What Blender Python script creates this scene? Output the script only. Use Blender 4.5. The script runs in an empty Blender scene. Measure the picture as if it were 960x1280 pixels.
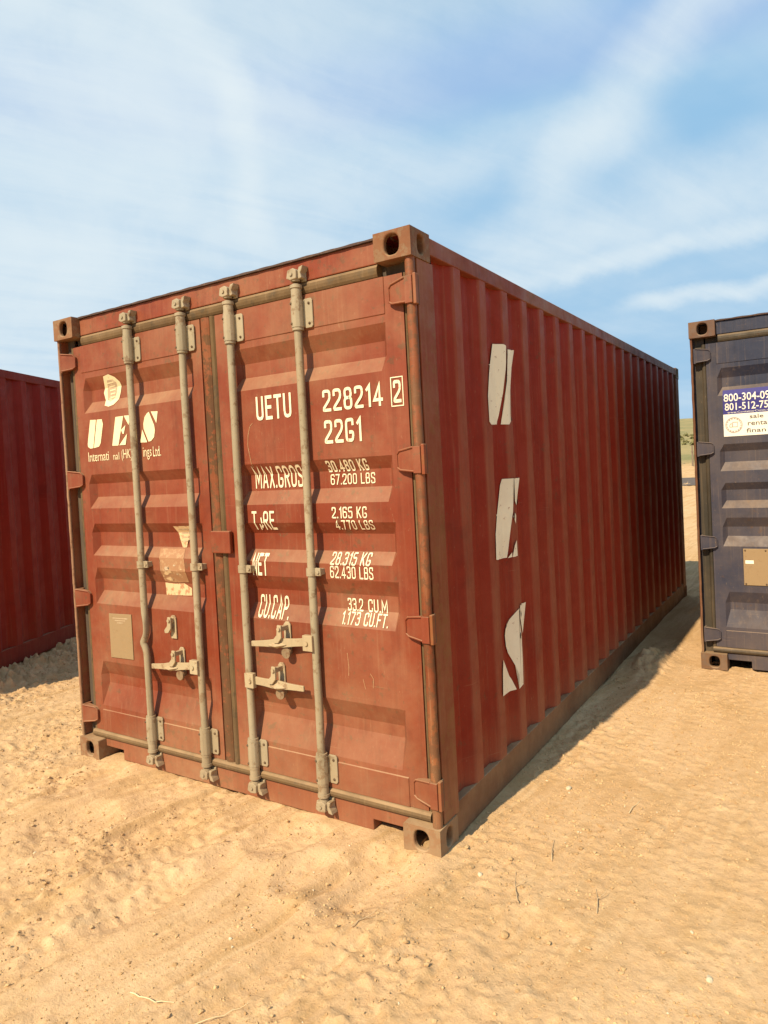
import bpy, bmesh, math, random
import numpy as np
from mathutils import Vector, Matrix, Euler

random.seed(7)
rng = np.random.default_rng(7)
sc = bpy.context.scene
COL = sc.collection

# ------------------------------------------------------------------ camera
cam_d = bpy.data.cameras.new('camera')
cam = bpy.data.objects.new('camera', cam_d)
COL.objects.link(cam)
cam.location = (3.814, -2.451, 1.611)
cam.rotation_mode = 'XYZ'
cam.rotation_euler = (math.radians(88.37), math.radians(2.97), math.radians(32.43))
cam_d.sensor_fit = 'VERTICAL'
cam_d.sensor_height = 32.0
cam_d.lens = 32.0 * 866.5 / 1280.0
cam_d.shift_y = -26.94 / 1280.0
cam_d.clip_start = 0.05
cam_d.clip_end = 9000
sc.camera = cam

# ------------------------------------------------------------------ light
SUN_EL = math.radians(42.0)
TO_SUN = Vector((-0.105, -1.0, 0)).normalized() * math.cos(SUN_EL) + Vector((0, 0, math.sin(SUN_EL)))
sun_d = bpy.data.lights.new('sun', 'SUN')
sun = bpy.data.objects.new('sun', sun_d)
COL.objects.link(sun)
sun_d.energy = 3.6
sun_d.angle = math.radians(0.6)
sun_d.color = (1.0, 0.86, 0.64)
sun.rotation_euler = TO_SUN.to_track_quat('Z', 'Y').to_euler()
sun.location = (0, -6, 9)

sc.view_settings.view_transform = 'Standard'
sc.view_settings.look = 'None'
sc.view_settings.exposure = 0.88
sc.view_settings.gamma = 1.0


class NT:
    """small node-tree helper"""
    def __init__(s, tree):
        s.t = tree
        tree.nodes.clear()

    def n(s, typ, **kw):
        nd = s.t.nodes.new(typ)
        for k, v in kw.items():
            if k == 'ins':
                for i, val in v.items():
                    if isinstance(val, bpy.types.NodeSocket):
                        s.t.links.new(val, nd.inputs[i])
                    else:
                        nd.inputs[i].default_value = val
            else:
                setattr(nd, k, v)
        return nd

    def math(s, op, a, b=0.0, c=None, clamp=False):
        ins = {0: a, 1: b}
        if c is not None:
            ins[2] = c
        return s.n('ShaderNodeMath', operation=op, use_clamp=clamp, ins=ins).outputs[0]

    def vm(s, op, a, b=(0, 0, 0)):
        nd = s.n('ShaderNodeVectorMath', operation=op, ins={0: a, 1: b})
        return nd.outputs['Value'] if op in ('DOT_PRODUCT', 'LENGTH') else nd.outputs[0]

    def mix(s, f, a, b, bt='MIX'):
        return s.n('ShaderNodeMix', data_type='RGBA', blend_type=bt, ins={0: f, 6: a, 7: b}).outputs[2]

    def ramp(s, v, a, b, lo=0.0, hi=1.0, smooth=True):
        return s.n('ShaderNodeMapRange', interpolation_type='SMOOTHSTEP' if smooth else 'LINEAR',
                   ins={0: v, 1: a, 2: b, 3: lo, 4: hi}).outputs[0]

    def noise(s, vec, scale, detail=4.0, rough=0.55, dist=0.0):
        return s.n('ShaderNodeTexNoise', ins={'Vector': vec, 'Scale': scale, 'Detail': detail,
                                              'Roughness': rough, 'Distortion': dist}).outputs[0]

    def scale(s, vec, sx, sy, sz, loc=(0, 0, 0)):
        return s.n('ShaderNodeMapping', ins={'Vector': vec, 'Scale': (sx, sy, sz), 'Location': loc}).outputs[0]


def rgba(c):
    return (c[0], c[1], c[2], 1.0)


# ------------------------------------------------------------------ sky (world)
world = bpy.data.worlds.new('World')
sc.world = world
world.use_nodes = True
w = NT(world.node_tree)
sky = w.n('ShaderNodeTexSky', sky_type='NISHITA')
sky.sun_disc = False
sky.sun_elevation = SUN_EL
sky.sun_rotation = math.radians(186.0)
sky.altitude = 1300
sky.air_density = 1.0
sky.dust_density = 1.0
sky.ozone_density = 1.0
SKY_STRENGTH = 0.15
d0 = w.n('ShaderNodeTexCoord').outputs['Generated']
# wispy warp of the viewing direction, so every cloud band has a torn edge
wn = w.n('ShaderNodeTexNoise', ins={'Vector': d0, 'Scale': 3.4, 'Detail': 6.0, 'Roughness': 0.6}).outputs['Color']
warp = w.vm('SCALE', w.vm('SUBTRACT', wn, (0.5, 0.5, 0.5)))
warp.node.inputs['Scale'].default_value = 0.10
d = w.vm('ADD', d0, warp)
sep = w.n('ShaderNodeSeparateXYZ', ins={0: d0}).outputs
den = w.math('ADD', w.math('MAXIMUM', sep[2], 0.0), 0.16)
uv = w.n('ShaderNodeCombineXYZ', ins={0: w.math('DIVIDE', sep[0], den), 1: w.math('DIVIDE', sep[1], den), 2: 0.0}).outputs[0]


def streak(a, b, width, fade, amp, power=1.0):
    """a thin cirrus band along the great circle from direction a to b"""
    a, b = Vector(a).normalized(), Vector(b).normalized()
    nrm = a.cross(b).normalized()
    mid = (a + b).normalized()
    tan = nrm.cross(mid).normalized()
    half = abs((b - a).dot(tan)) / 2
    across = w.ramp(w.math('ABSOLUTE', w.vm('DOT_PRODUCT', d, tuple(nrm))), 0.0, width, 1.0, 0.0)
    along = w.ramp(w.math('ABSOLUTE', w.vm('DOT_PRODUCT', d, tuple(tan))), half, half + fade, 1.0, 0.0)
    front = w.ramp(w.vm('DOT_PRODUCT', d, tuple(mid)), 0.2, 0.5)
    v = w.math('MULTIPLY', w.math('MULTIPLY', across, along), front)
    return w.math('MULTIPLY', v, amp)


def lobe(c, inner, outer, amp):
    """a broad thin veil around direction c (cosines inner > outer)"""
    return w.math('MULTIPLY', w.ramp(w.vm('DOT_PRODUCT', d, tuple(Vector(c).normalized())), outer, inner), amp)


n_big = w.noise(w.scale(uv, 0.55, 0.9, 1, (3.1, 1.7, 0)), 1.1, 5.0, 0.55, 0.4)
n_str = w.noise(w.scale(w.n('ShaderNodeVectorRotate', rotation_type='Z_AXIS', ins={'Vector': uv, 'Angle': 0.55}).outputs[0], 0.9, 1.7, 1), 1.3, 5.0, 0.55, 0.4)
n_fib = w.noise(w.scale(w.n('ShaderNodeVectorRotate', rotation_type='Z_AXIS', ins={'Vector': w.vm('ADD', uv, warp), 'Angle': -1.15}).outputs[0], 0.8, 4.2, 1, (1.3, 0.4, 0)), 1.6, 8.0, 0.62, 0.35)
n_puf = w.noise(d, 7.0, 7.0, 0.60, 0.3)
tex = w.math('ADD', w.math('ADD', w.ramp(n_str, 0.30, 0.72, 0.16, 0.44), w.ramp(n_fib, 0.32, 0.70, 0.10, 0.50)), w.ramp(n_puf, 0.32, 0.70, 0.10, 0.46))
fac = w.math('ADD', w.math('MULTIPLY', w.math('MULTIPLY', w.ramp(n_big, 0.34, 0.72), tex), 0.36), 0.05)
for v in (streak((-.84, .68, .78), (-.712, .752, .56), .042, .10, .75), streak((-.708, .753, .555), (-.684, .765, .40), .036, .08, .70),
          streak((-.08, 1.15, .70), (-.33, .99, .395), .060, .08, .80),
          streak((-.353, .971, .300), (.12, 1.20, .41), .080, .16, .90), streak((-.353, .971, .262), (-.078, 1.149, .318), .022, .10, .80),
          streak((-.20, 1.07, .222), (.10, 1.20, .245), .016, .06, .85), streak((-.54, .86, .44), (-.25, 1.04, .45), .06, .10, .50),
          streak((-.62, .83, .70), (-.30, 1.0, .66), .09, .12, .45),
          lobe((-1.0, .56, .16), .995, .74, 1.15), lobe((-.92, .62, .56), .998, .90, .16)):
    fac = w.math('ADD', fac, w.math('MULTIPLY', v, tex))
hz = w.ramp(sep[2], 0.0, 0.22, 0.40, 0.0)
fac = w.math('ADD', fac, w.math('MULTIPLY', hz, 0.55))
fac = w.math('SUBTRACT', 1.0, w.math('EXPONENT', w.math('MULTIPLY', fac, -1.25)))      # thick veils saturate softly
clear = w.vm('MAXIMUM', w.vm('MINIMUM', sky.outputs[0], (1.00, 1.92, 2.86)), (0.90, 1.74, 2.64))      # clear sky colour clamped so the blue stays even down to the horizon
skyc = w.mix(fac, clear, rgba((2.80, 3.16, 3.34)))
bg = w.n('ShaderNodeBackground', ins={0: skyc, 1: SKY_STRENGTH})
wo = w.n('ShaderNodeOutputWorld')
w.t.links.new(bg.outputs[0], wo.inputs[0])


# ------------------------------------------------------------------ materials
def new_mat(name):
    m = bpy.data.materials.new(name)
    m.use_nodes = True
    return m, NT(m.node_tree)


def finish(t, color, rough, normal=None, metal=0.0, spec=0.5):
    b = t.n('ShaderNodeBsdfPrincipled', ins={'Base Color': color, 'Roughness': rough, 'Metallic': metal, 'Specular IOR Level': spec})
    if normal is not None:
        t.t.links.new(normal, b.inputs['Normal'])
    o = t.n('ShaderNodeOutputMaterial')
    t.t.links.new(b.outputs[0], o.inputs[0])


DUST = (0.42, 0.27, 0.14)


def paint(name, base, faded, rust=(0.115, 0.045, 0.018), rust_amt=0.5, dust_up=0.45, dust_low=0.5, rough=0.55, seed=0.0, chips=0.62, film=0.12, streaks=0.5, bump=0.25, spec=0.28, face=0.0):
    """weathered steel paint: fading, run-off streaks, chips of rust, dust lying on upward faces and near the ground"""
    m, t = new_mat(name)
    tc = t.n('ShaderNodeTexCoord').outputs['Object']
    v = t.n('ShaderNodeVectorMath', operation='ADD', ins={0: tc, 1: (seed, seed * 1.7, seed * 0.3)}).outputs[0]
    big = t.noise(v, 1.6, 5, 0.6)
    c = t.mix(t.ramp(big, 0.35, 0.7), rgba(base), rgba(faded))
    st = t.noise(t.scale(v, 26, 26, 1.1), 1.0, 5, 0.65)
    c = t.mix(t.math('MULTIPLY', t.ramp(st, 0.48, 0.8), streaks), c, rgba([x * 0.55 for x in base]))
    st2 = t.noise(t.scale(v, 60, 60, 1.6, (5, 2, 1)), 1.0, 4, 0.6)
    c = t.mix(t.math('MULTIPLY', t.ramp(st2, 0.52, 0.8), streaks * 0.6), c, rgba([0.5 * x + 0.5 * q for x, q in zip(faded, DUST)]))
    mid = t.noise(v, 9.0, 6, 0.65)
    c = t.mix(t.ramp(mid, 0.42, 0.75, 0.0, 0.28), c, rgba([x * 0.7 for x in base]))
    # rust chips
    ch = t.noise(v, 22.0, 8, 0.7)
    patch = t.noise(v, 2.3, 3, 0.6)
    rs = t.math('MULTIPLY', t.ramp(t.math('ADD', ch, t.math('MULTIPLY', patch, 0.35)), chips + 0.17, chips + 0.25), rust_amt)
    c = t.mix(rs, c, rgba(rust))
    # grime, long horizontal scrapes and rust weeping down
    gr = t.noise(v, 3.7, 7, 0.7)
    c = t.mix(t.ramp(gr, 0.52, 0.72, 0.0, 0.34), c, rgba([x * 0.42 for x in base]))
    hs = t.noise(t.scale(v, 2.6, 2.6, 150, (3, 9, 2)), 1.0, 3, 0.55)
    hm = t.ramp(t.noise(v, 1.7, 3, 0.6), 0.50, 0.62)
    c = t.mix(t.math('MULTIPLY', t.math('MULTIPLY', t.ramp(hs, 0.66, 0.72), hm), 0.42), c, rgba([0.55 * x + 0.45 * q for x, q in zip(faded, DUST)]))
    rw = t.noise(t.scale(v, 34, 34, 0.9, (1, 4, 7)), 1.0, 6, 0.6)
    rm = t.ramp(t.noise(v, 1.3, 3, 0.6), 0.47, 0.62)
    c = t.mix(t.math('MULTIPLY', t.math('MULTIPLY', t.ramp(rw, 0.60, 0.72), rm), 0.5 * rust_amt), c, rgba(rust))
    # fine scuffs
    sf = t.noise(t.scale(v, 90, 90, 30), 1.0, 3, 0.6)
    c = t.mix(t.math('MULTIPLY', t.ramp(sf, 0.66, 0.74), 0.18), c, rgba(DUST))
    # settled dust
    nz = t.n('ShaderNodeSeparateXYZ', ins={0: t.n('ShaderNodeNewGeometry').outputs['Normal']}).outputs[2]
    dn = t.noise(v, 5.0, 5, 0.65)
    up = t.math('MULTIPLY', t.ramp(nz, 0.15, 0.75), dust_up)
    z = t.n('ShaderNodeSeparateXYZ', ins={0: tc}).outputs[2]
    low = t.math('MULTIPLY', t.ramp(t.math('ADD', z, t.math('MULTIPLY', dn, 0.35)), 0.12, 0.62, 1.0, 0.0), dust_low)
    du = t.math('ADD', t.math('ADD', up, low), t.math('MULTIPLY', t.ramp(t.noise(v, 1.1, 6, 0.68), 0.38, 0.64, 0.08, 2.2), film))
    if face:      # proud ribs of the corrugation: rubbed, dusty, and their brighter skylight painted in
        xx = t.n('ShaderNodeSeparateXYZ', ins={0: tc}).outputs[0]
        rib = t.ramp(t.math('ABSOLUTE', t.math('SUBTRACT', xx, 1.219)), 1.203, 1.2125)
        du = t.math('ADD', du, t.math('MULTIPLY', rib, face))
    du = t.math('MULTIPLY', du, t.ramp(dn, 0.25, 0.7, 0.55, 1.15), clamp=True)
    c = t.mix(du, c, rgba(DUST))
    hb = t.math('ADD', t.math('MULTIPLY', mid, 0.6), t.math('MULTIPLY', t.noise(v, 70, 5, 0.6), 0.25))
    bp = t.n('ShaderNodeBump', ins={'Strength': bump, 'Distance': 0.006, 'Height': hb}).outputs[0]
    finish(t, c, t.ramp(mid, 0.3, 0.7, rough - 0.08, rough + 0.15), bp, 0.0, spec)
    return m


RED = paint('oxide_red_paint', (0.185, 0.028, 0.008), (0.228, 0.050, 0.021), rust_amt=0.8, film=0.115, dust_up=0.40, dust_low=0.25, chips=0.585)
RED_SIDE = paint('oxide_red_side_paint', (0.245, 0.018, 0.0045), (0.26, 0.026, 0.008), rust_amt=0.5, film=0.015, seed=4.0, dust_up=0.6, dust_low=0.28, face=0.16, spec=0.2)
RED_POST = paint('rubbed_red_post_paint', (0.235, 0.045, 0.014), (0.235, 0.065, 0.022), rust=(0.22, 0.075, 0.02), rust_amt=0.75, chips=0.52, film=0.09, seed=9.0, streaks=0.8, dust_low=0.35)
RUST_EDGE = paint('rusted_edge_steel', (0.20, 0.046, 0.014), (0.255, 0.080, 0.025), rust=(0.12, 0.05, 0.02), rust_amt=0.8, chips=0.46, film=0.06, seed=2.5, streaks=0.9, bump=0.5, dust_low=0.3)
CAST = paint('bare_casting_steel', (0.19, 0.095, 0.045), (0.225, 0.145, 0.078), rust=(0.17, 0.055, 0.018), rust_amt=0.85, chips=0.44, film=0.12, seed=6.0, rough=0.7, bump=0.5, dust_low=0.25)
BAR = paint('dusty_galvanised_bar', (0.300, 0.245, 0.152), (0.365, 0.305, 0.20), rust=(0.14, 0.068, 0.026), rust_amt=0.6, chips=0.54, film=0.12, dust_low=0.25, dust_up=0.2, seed=3.0, rough=0.6, streaks=0.45)
HANDLE = paint('bleached_handle_steel', (0.40, 0.31, 0.18), (0.45, 0.36, 0.22), rust=(0.2, 0.10, 0.05), rust_amt=0.6, chips=0.56, film=0.12, dust_low=0.1, seed=8.0, rough=0.6)
RUBBER = paint('dusty_rubber_seal', (0.105, 0.060, 0.024), (0.14, 0.085, 0.035), rust=(0.05, 0.04, 0.025), rust_amt=0.5, chips=0.55, film=0.06, seed=1.0, rough=0.8, dust_up=0.5, dust_low=0.15, streaks=0.6)
DARKGAP = paint('dark_channel_steel', (0.06, 0.046, 0.034), (0.08, 0.06, 0.04), rust_amt=0.4, film=0.04, seed=5.0, rough=0.8, dust_low=0.2)
ROOFLIP = paint('dark_roof_lip', (0.05, 0.028, 0.022), (0.08, 0.04, 0.03), rust_amt=0.4, film=0.03, seed=5.5, rough=0.8, dust_up=0.2)
NAVY = paint('navy_grey_paint', (0.020, 0.025, 0.048), (0.030, 0.034, 0.056), rust=(0.08, 0.035, 0.015), rust_amt=0.5, film=0.055, seed=12.0, dust_up=0.30, dust_low=0.12)
NAVY_SIDE = paint('navy_side_paint', (0.028, 0.028, 0.040), (0.04, 0.038, 0.05), rust_amt=0.5, film=0.06, seed=13.0)
NAVY_EDGE = paint('navy_rusted_edge', (0.12, 0.042, 0.02), (0.16, 0.06, 0.03), rust_amt=0.8, chips=0.46, film=0.06, seed=14.0)
NAVY_CAST = paint('navy_worn_casting', (0.12, 0.06, 0.038), (0.08, 0.055, 0.042), rust_amt=0.7, chips=0.48, film=0.08, seed=15.0, bump=0.4, dust_low=0.15)
NAVY_SEAL = paint('navy_seal', (0.035, 0.028, 0.018), (0.055, 0.042, 0.026), rust_amt=0.3, film=0.04, seed=16.0, dust_up=0.4, dust_low=0.1)
MAROON = paint('maroon_side_paint', (0.23, 0.012, 0.0045), (0.25, 0.017, 0.007), rust_amt=0.4, film=0.008, seed=21.0, dust_up=0.3, dust_low=0.08, spec=0.2)
MAROON_FRAME = paint('maroon_frame_paint', (0.20, 0.013, 0.006), (0.22, 0.02, 0.009), rust_amt=0.4, film=0.015, seed=22.0, dust_up=0.3, dust_low=0.06, spec=0.2)


def print_mat(name, col, wear=(0.45, 0.3, 0.2), amt=0.5, seed=0.0, thr=0.60):
    """flat print or vinyl: one colour with scuffs"""
    m, t = new_mat(name)
    tc = t.n('ShaderNodeTexCoord').outputs['Object']
    v = t.n('ShaderNodeVectorMath', operation='ADD', ins={0: tc, 1: (seed, seed, seed)}).outputs[0]
    n1 = t.noise(v, 34, 7, 0.7)
    n2 = t.noise(v, 6, 4, 0.6)
    c = t.mix(t.ramp(n2, 0.35, 0.7, 0.0, 0.14), rgba(col), rgba(wear))
    c = t.mix(t.math('MULTIPLY', t.ramp(n1, thr, thr + 0.08), amt), c, rgba(wear))
    finish(t, c, 0.6, None, 0.0, 0.3)
    return m


CREAM = print_mat('cream_stencil_paint', (0.86, 0.75, 0.50), (0.25, 0.06, 0.02), 0.75, 1.0, 0.62)
CREAM_LOGO = print_mat('cream_logo_paint', (0.82, 0.70, 0.42), (0.25, 0.07, 0.025), 0.7, 2.0, 0.62)
CREAM_SIDE = print_mat('cream_side_vinyl', (0.92, 0.80, 0.56), (0.36, 0.17, 0.08), 0.7, 3.0, 0.60)
CREST = print_mat('faded_crest_print', (0.44, 0.31, 0.19), (0.62, 0.5, 0.32), 0.8, 4.0, 0.52)
STICKER = print_mat('bleached_sticker', (0.64, 0.45, 0.24), (0.36, 0.15, 0.07), 0.8, 5.0, 0.50)
STICKER2 = print_mat('torn_sticker_film', (0.34, 0.17, 0.08), (0.46, 0.29, 0.15), 0.6, 6.0, 0.50)
PLATE = print_mat('dusty_data_plate', (0.30, 0.20, 0.10), (0.24, 0.15, 0.07), 0.5, 7.0, 0.55)
LABEL_NAVY = print_mat('label_navy', (0.035, 0.028, 0.16), (0.05, 0.04, 0.14), 0.3, 8.0, 0.65)
LABEL_WHITE = print_mat('label_white', (0.80, 0.74, 0.60), (0.7, 0.62, 0.5), 0.3, 9.0, 0.65)
LABEL_INK = print_mat('label_ink', (0.10, 0.075, 0.06), (0.2, 0.16, 0.12), 0.3, 10.0, 0.65)
LABEL_GREY = print_mat('label_seal_print', (0.42, 0.33, 0.27), (0.5, 0.42, 0.34), 0.3, 11.0, 0.65)
BLACKHOLE = print_mat('chip_hole', (0.06, 0.035, 0.02), (0.1, 0.06, 0.03), 0.3, 12.0, 0.65)


# ------------------------------------------------------------------ mesh helpers
class MB:
    def __init__(s):
        s.v, s.f, s.sm = [], [], []

    def add(s, verts, faces, smooth=False):
        o = len(s.v)
        s.v += [tuple(map(float, q)) for q in verts]
        s.f += [tuple(i + o for i in f) for f in faces]
        s.sm += [smooth] * len(faces)
        return s

    def box(s, x0, x1, y0, y1, z0, z1):
        return s.add([(x0, y0, z0), (x1, y0, z0), (x1, y1, z0), (x0, y1, z0), (x0, y0, z1), (x1, y0, z1), (x1, y1, z1), (x0, y1, z1)],
                     [(0, 3, 2, 1), (4, 5, 6, 7), (0, 1, 5, 4), (1, 2, 6, 5), (2, 3, 7, 6), (3, 0, 4, 7)])

    def prism(s, poly, axis, a, b, smooth=False):
        """extrude a 2D outline (list of pairs) along axis from a to b"""
        def P(q, t):
            return {0: (t, q[0], q[1]), 1: (q[0], t, q[1]), 2: (q[0], q[1], t)}[axis]
        n = len(poly)
        vs = [P(q, a) for q in poly] + [P(q, b) for q in poly]
        fs = [tuple(range(n))[::-1], tuple(range(n, 2 * n))] + [(i, (i + 1) % n, n + (i + 1) % n, n + i) for i in range(n)]
        return s.add(vs, fs, smooth)

    def tube(s, pts, radii, n=14, cap=True):
        """round tube through points"""
        pts = [Vector(p) for p in pts]
        rings = []
        ref = None
        for i, p in enumerate(pts):
            t = (pts[min(i + 1, len(pts) - 1)] - pts[max(i - 1, 0)]).normalized()
            if ref is None:
                ref = Vector((1, 0, 0)) if abs(t.x) < 0.8 else Vector((0, 1, 0))
            a = (ref - t * ref.dot(t)).normalized()
            b = t.cross(a)
            r = radii[i] if hasattr(radii, '__len__') else radii
            rx, ry = r if hasattr(r, '__len__') else (r, r)
            rings.append([p + a * rx * math.cos(2 * math.pi * k / n) + b * ry * math.sin(2 * math.pi * k / n) for k in range(n)])
        vs = [q for r in rings for q in r]
        fs = [(i * n + k, i * n + (k + 1) % n, (i + 1) * n + (k + 1) % n, (i + 1) * n + k) for i in range(len(pts) - 1) for k in range(n)]
        s.add(vs, fs, True)
        if cap:
            s.add(rings[0], [tuple(range(n))[::-1]])
            s.add(rings[-1], [tuple(range(n))])
        return s

    def build(s, name, mat, parent=None, bevel=0.0, seg=2):
        me = bpy.data.meshes.new(name)
        me.from_pydata(s.v, [], s.f)
        me.polygons.foreach_set('use_smooth', s.sm)
        bm = bmesh.new()
        bm.from_mesh(me)
        bmesh.ops.recalc_face_normals(bm, faces=bm.faces)
        bm.to_mesh(me)
        bm.free()
        return link(name, me, mat, parent, bevel, seg)


def link(name, me, mat, parent=None, bevel=0.0, seg=2):
    o = bpy.data.objects.new(name, me)
    if mat is not None:
        me.materials.append(mat)
    COL.objects.link(o)
    if parent is not None:
        o.parent = parent
    if bevel:
        b = o.modifiers.new('bevel', 'BEVEL')
        b.width = bevel
        b.segments = seg
        b.limit_method = 'ANGLE'
        b.angle_limit = math.radians(35)
    return o


def empty(name, loc=(0, 0, 0), rz=0.0):
    o = bpy.data.objects.new(name, None)
    COL.objects.link(o)
    o.location = loc
    o.rotation_euler = (0, 0, rz)
    o.empty_display_size = 0.2
    return o


def tag(o, label=None, cat=None, group=None, kind=None):
    if label:
        o['label'] = label
    if cat:
        o['category'] = cat
    if group:
        o['group'] = group
    if kind:
        o['kind'] = kind
    return o


# ------------------------------------------------------------------ value noise on numpy arrays
def perlin(x, y, seed=0):
    r = np.random.default_rng(seed)
    perm = r.permutation(512)
    perm = np.concatenate([perm, perm, perm])
    ang = r.random(512) * 2 * np.pi
    gx, gy = np.cos(ang), np.sin(ang)
    xi, yi = np.floor(x).astype(np.int64), np.floor(y).astype(np.int64)
    xf, yf = x - xi, y - yi
    u, v = xf * xf * xf * (xf * (xf * 6 - 15) + 10), yf * yf * yf * (yf * (yf * 6 - 15) + 10)

    def g(i, j, dx, dy):
        h = perm[(perm[i & 511] + j) & 511]
        return gx[h] * dx + gy[h] * dy
    a = g(xi, yi, xf, yf)
    b = g(xi + 1, yi, xf - 1, yf)
    c = g(xi, yi + 1, xf, yf - 1)
    e = g(xi + 1, yi + 1, xf - 1, yf - 1)
    return (a * (1 - u) + b * u) * (1 - v) + (c * (1 - u) + e * u) * v


def fbm(x, y, oct=4, seed=0, gain=0.5):
    s, a = 0, 1.0
    for i in range(oct):
        s = s + a * perlin(x * 2 ** i, y * 2 ** i, seed + i)
        a *= gain
    return s


def sstep(x, a, b):
    t = np.clip((x - a) / (b - a), 0, 1)
    return t * t * (3 - 2 * t)


# ------------------------------------------------------------------ ground: one sheet out to the horizon
def axis(lo, hi, step, far_lo, far_hi, k=1.09):
    c = list(np.arange(lo, hi, step))
    s, q = step, c[-1]
    while q < far_hi:
        s *= k
        q += s
        c.append(q)
    s, q = step, c[0]
    pre = []
    while q > far_lo:
        s *= k
        q -= s
        pre.append(q)
    return np.array(pre[::-1] + c)


PITS = [(2.25, -.25, .22, .03), (1.75, -.15, .17, .022), (2.02, -.33, .14, .018), (1.25, -.45, .25, .022), (.75, -.55, .2, .02), (.35, -.2, .22, .022),
        (2.95, -.35, .20, .009), (1.5, -.75, .2, .018), (.1, -.55, .3, .02), (-.4, -.1, .25, .018)]


def ground_h(x, y):
    h = 0.010 * fbm(x * 0.55, y * 0.55, 2, 3)
    # wheel ruts and scraper lines running along the container
    wx = x + 0.10 * fbm(x * 0.5 + 7, y * 0.6, 2, 21) - 0.13 * y
    rut = perlin(wx * 4.2, y * 0.28 + 5, 31)
    rut2 = perlin(wx * 9.5, y * 0.5 + 9, 33) + 0.6 * perlin(wx * 21, y * 0.8 + 3, 35)
    amt = 0.35 + 0.65 * sstep(fbm(x * 0.4 + 3, y * 0.4, 2, 41), -0.25, 0.3)
    amt = amt * (1 - 0.85 * sstep(x, 2.35, 2.8))
    h = h + amt * (0.030 * rut + 0.022 * rut2)
    for tx, wd, dp in ((1.15, .11, .012), (2.02, .11, .012), (3.05, .10, .004), (.25, .12, .010)):
        q = (wx - tx) / wd
        track = sstep(-np.abs(q), -1.0, -0.8)
        lug = 0.5 + 0.5 * np.sign(np.sin((y + 0.35 * np.abs(q) * wd * 3) * 62))
        fade = sstep(fbm(x * 1.1 + 31, y * 0.8, 2, 47), -0.15, 0.25)
        h = h - fade * dp * (track * (0.75 + 0.35 * lug) - 0.5 * np.exp(-((np.abs(q) - 1.15) / .18) ** 2))
    # broken crust: crumbs and ragged clods, patchy
    pat = sstep(fbm(x * 1.3 + 11, y * 1.3, 3, 51), -0.42, 0.25)
    wx2 = x + 0.02 * perlin(x * 14, y * 14, 66)
    wy2 = y + 0.02 * perlin(x * 14 + 40, y * 14, 67)
    cl = np.abs(perlin(wx2 * 9, wy2 * 6, 61)) + 0.7 * np.abs(perlin(wx2 * 19 + 3, wy2 * 14, 62)) + 0.5 * np.abs(perlin(x * 38, y * 34, 63))
    pat = pat * (1 - 0.6 * sstep(x, 2.45, 2.9) * sstep(y, -0.9, -0.3))
    h = h + (0.0010 + 0.0058 * pat) * (0.5 - cl)
    cr = sstep(fbm(wx2 * 17 + 2, wy2 * 15, 3, 65, 0.6), 0.12, 0.30)
    h = h + 0.0100 * cr * (0.12 + pat)
    cr2 = sstep(fbm(wx2 * 34 + 8, wy2 * 31, 2, 68, 0.6), 0.18, 0.34)
    h = h + 0.0068 * cr2 * (0.22 + pat)
    for px, py, r, dp in PITS:
        q = np.sqrt(((x - px) / 1.0) ** 2 + ((y - py) / 1.3) ** 2) / r + 0.18 * fbm(x * 6, y * 6, 2, 71)
        h = h + dp * (0.55 * np.exp(-((q - 1.05) / 0.28) ** 2) - np.exp(-(q / 0.75) ** 4))
    # earth pushed up along the maroon container
    ax, ay = -1.68, -.23
    nx, ny = .908, .418
    s = (x - ax) * nx + (y - ay) * ny
    t = -(x - ax) * ny + (y - ay) * nx
    heap = np.exp(-((s - 0.08) / 0.33) ** 2) * sstep(t, -1.0, 0.2) * sstep(-t, -7.0, -5.0)
    h = h + heap * (0.05 + 0.09 * np.abs(fbm(x * 4.4, y * 4.4, 5, 81, 0.62)) + 0.05 * sstep(fbm(x * 9, y * 9, 3, 85), 0.0, 0.3))
    h = h + 0.07 * sstep(-s, -0.1, 0.4) * sstep(t, -1.0, 0.2)
    # small heap beside the red container
    h = h + 0.10 * np.exp(-(((x - 2.60) / .15) ** 2 + ((y - 3.15) / .34) ** 2)) * (0.75 + 1.3 * np.abs(fbm(x * 8, y * 8, 3, 83)))
    h = h + 0.030 * np.exp(-(np.maximum(x - 2.44, 0) / .055) ** 2) * (x > 2.3) * sstep(y, .15, .5) * sstep(-y, -6.2, -5.5) * (0.7 + fbm(x * 3, y * 2, 3, 87))
    lip = np.exp(-(np.minimum(y - .06, 0) / .09) ** 2) * (y < .14) * sstep(x, -.1, .15) * sstep(-x, -2.5, -2.25)
    h = h + lip * (0.006 + 0.045 * np.maximum(fbm(x * 2.6 + 4, y * 2.0, 3, 95), 0))
    # keep level under the containers
    def box(x0, x1, y0, y1, f):
        return sstep(x, x0 - f, x0) * sstep(-x, -x1 - f, -x1) * sstep(y, y0 - f, y0) * sstep(-y, -y1 - f, -y1)
    under = np.maximum(box(0.30, 2.28, 0.24, 5.9, .10), box(3.15, 5.3, 3.40, 9.0, .10))
    h = h * (1 - under) - 0.03 * under
    near = np.maximum(box(-.05, 2.46, -.06, 6.1, .18), box(2.96, 5.5, 3.1, 9.2, .18))
    h = np.where(h > 0.012, 0.012 + (h - 0.012) * (1 - 0.7 * near), h)
    h = np.where(h < -0.02, -0.02 + (h + 0.02) * (1 - 0.6 * near), h)
    # far land climbs gently away from the yard
    far = np.maximum(y - 11.0, 0)
    rise = 0.05 * (far - 3.0 * (1 - np.exp(-far / 3.0)))
    rise = np.minimum(rise, 0.05 * 1150) + 2.0 * sstep(y, 100, 600) * fbm(x * .012, y * .004, 2, 91)
    return h - 0.004 + rise


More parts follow.
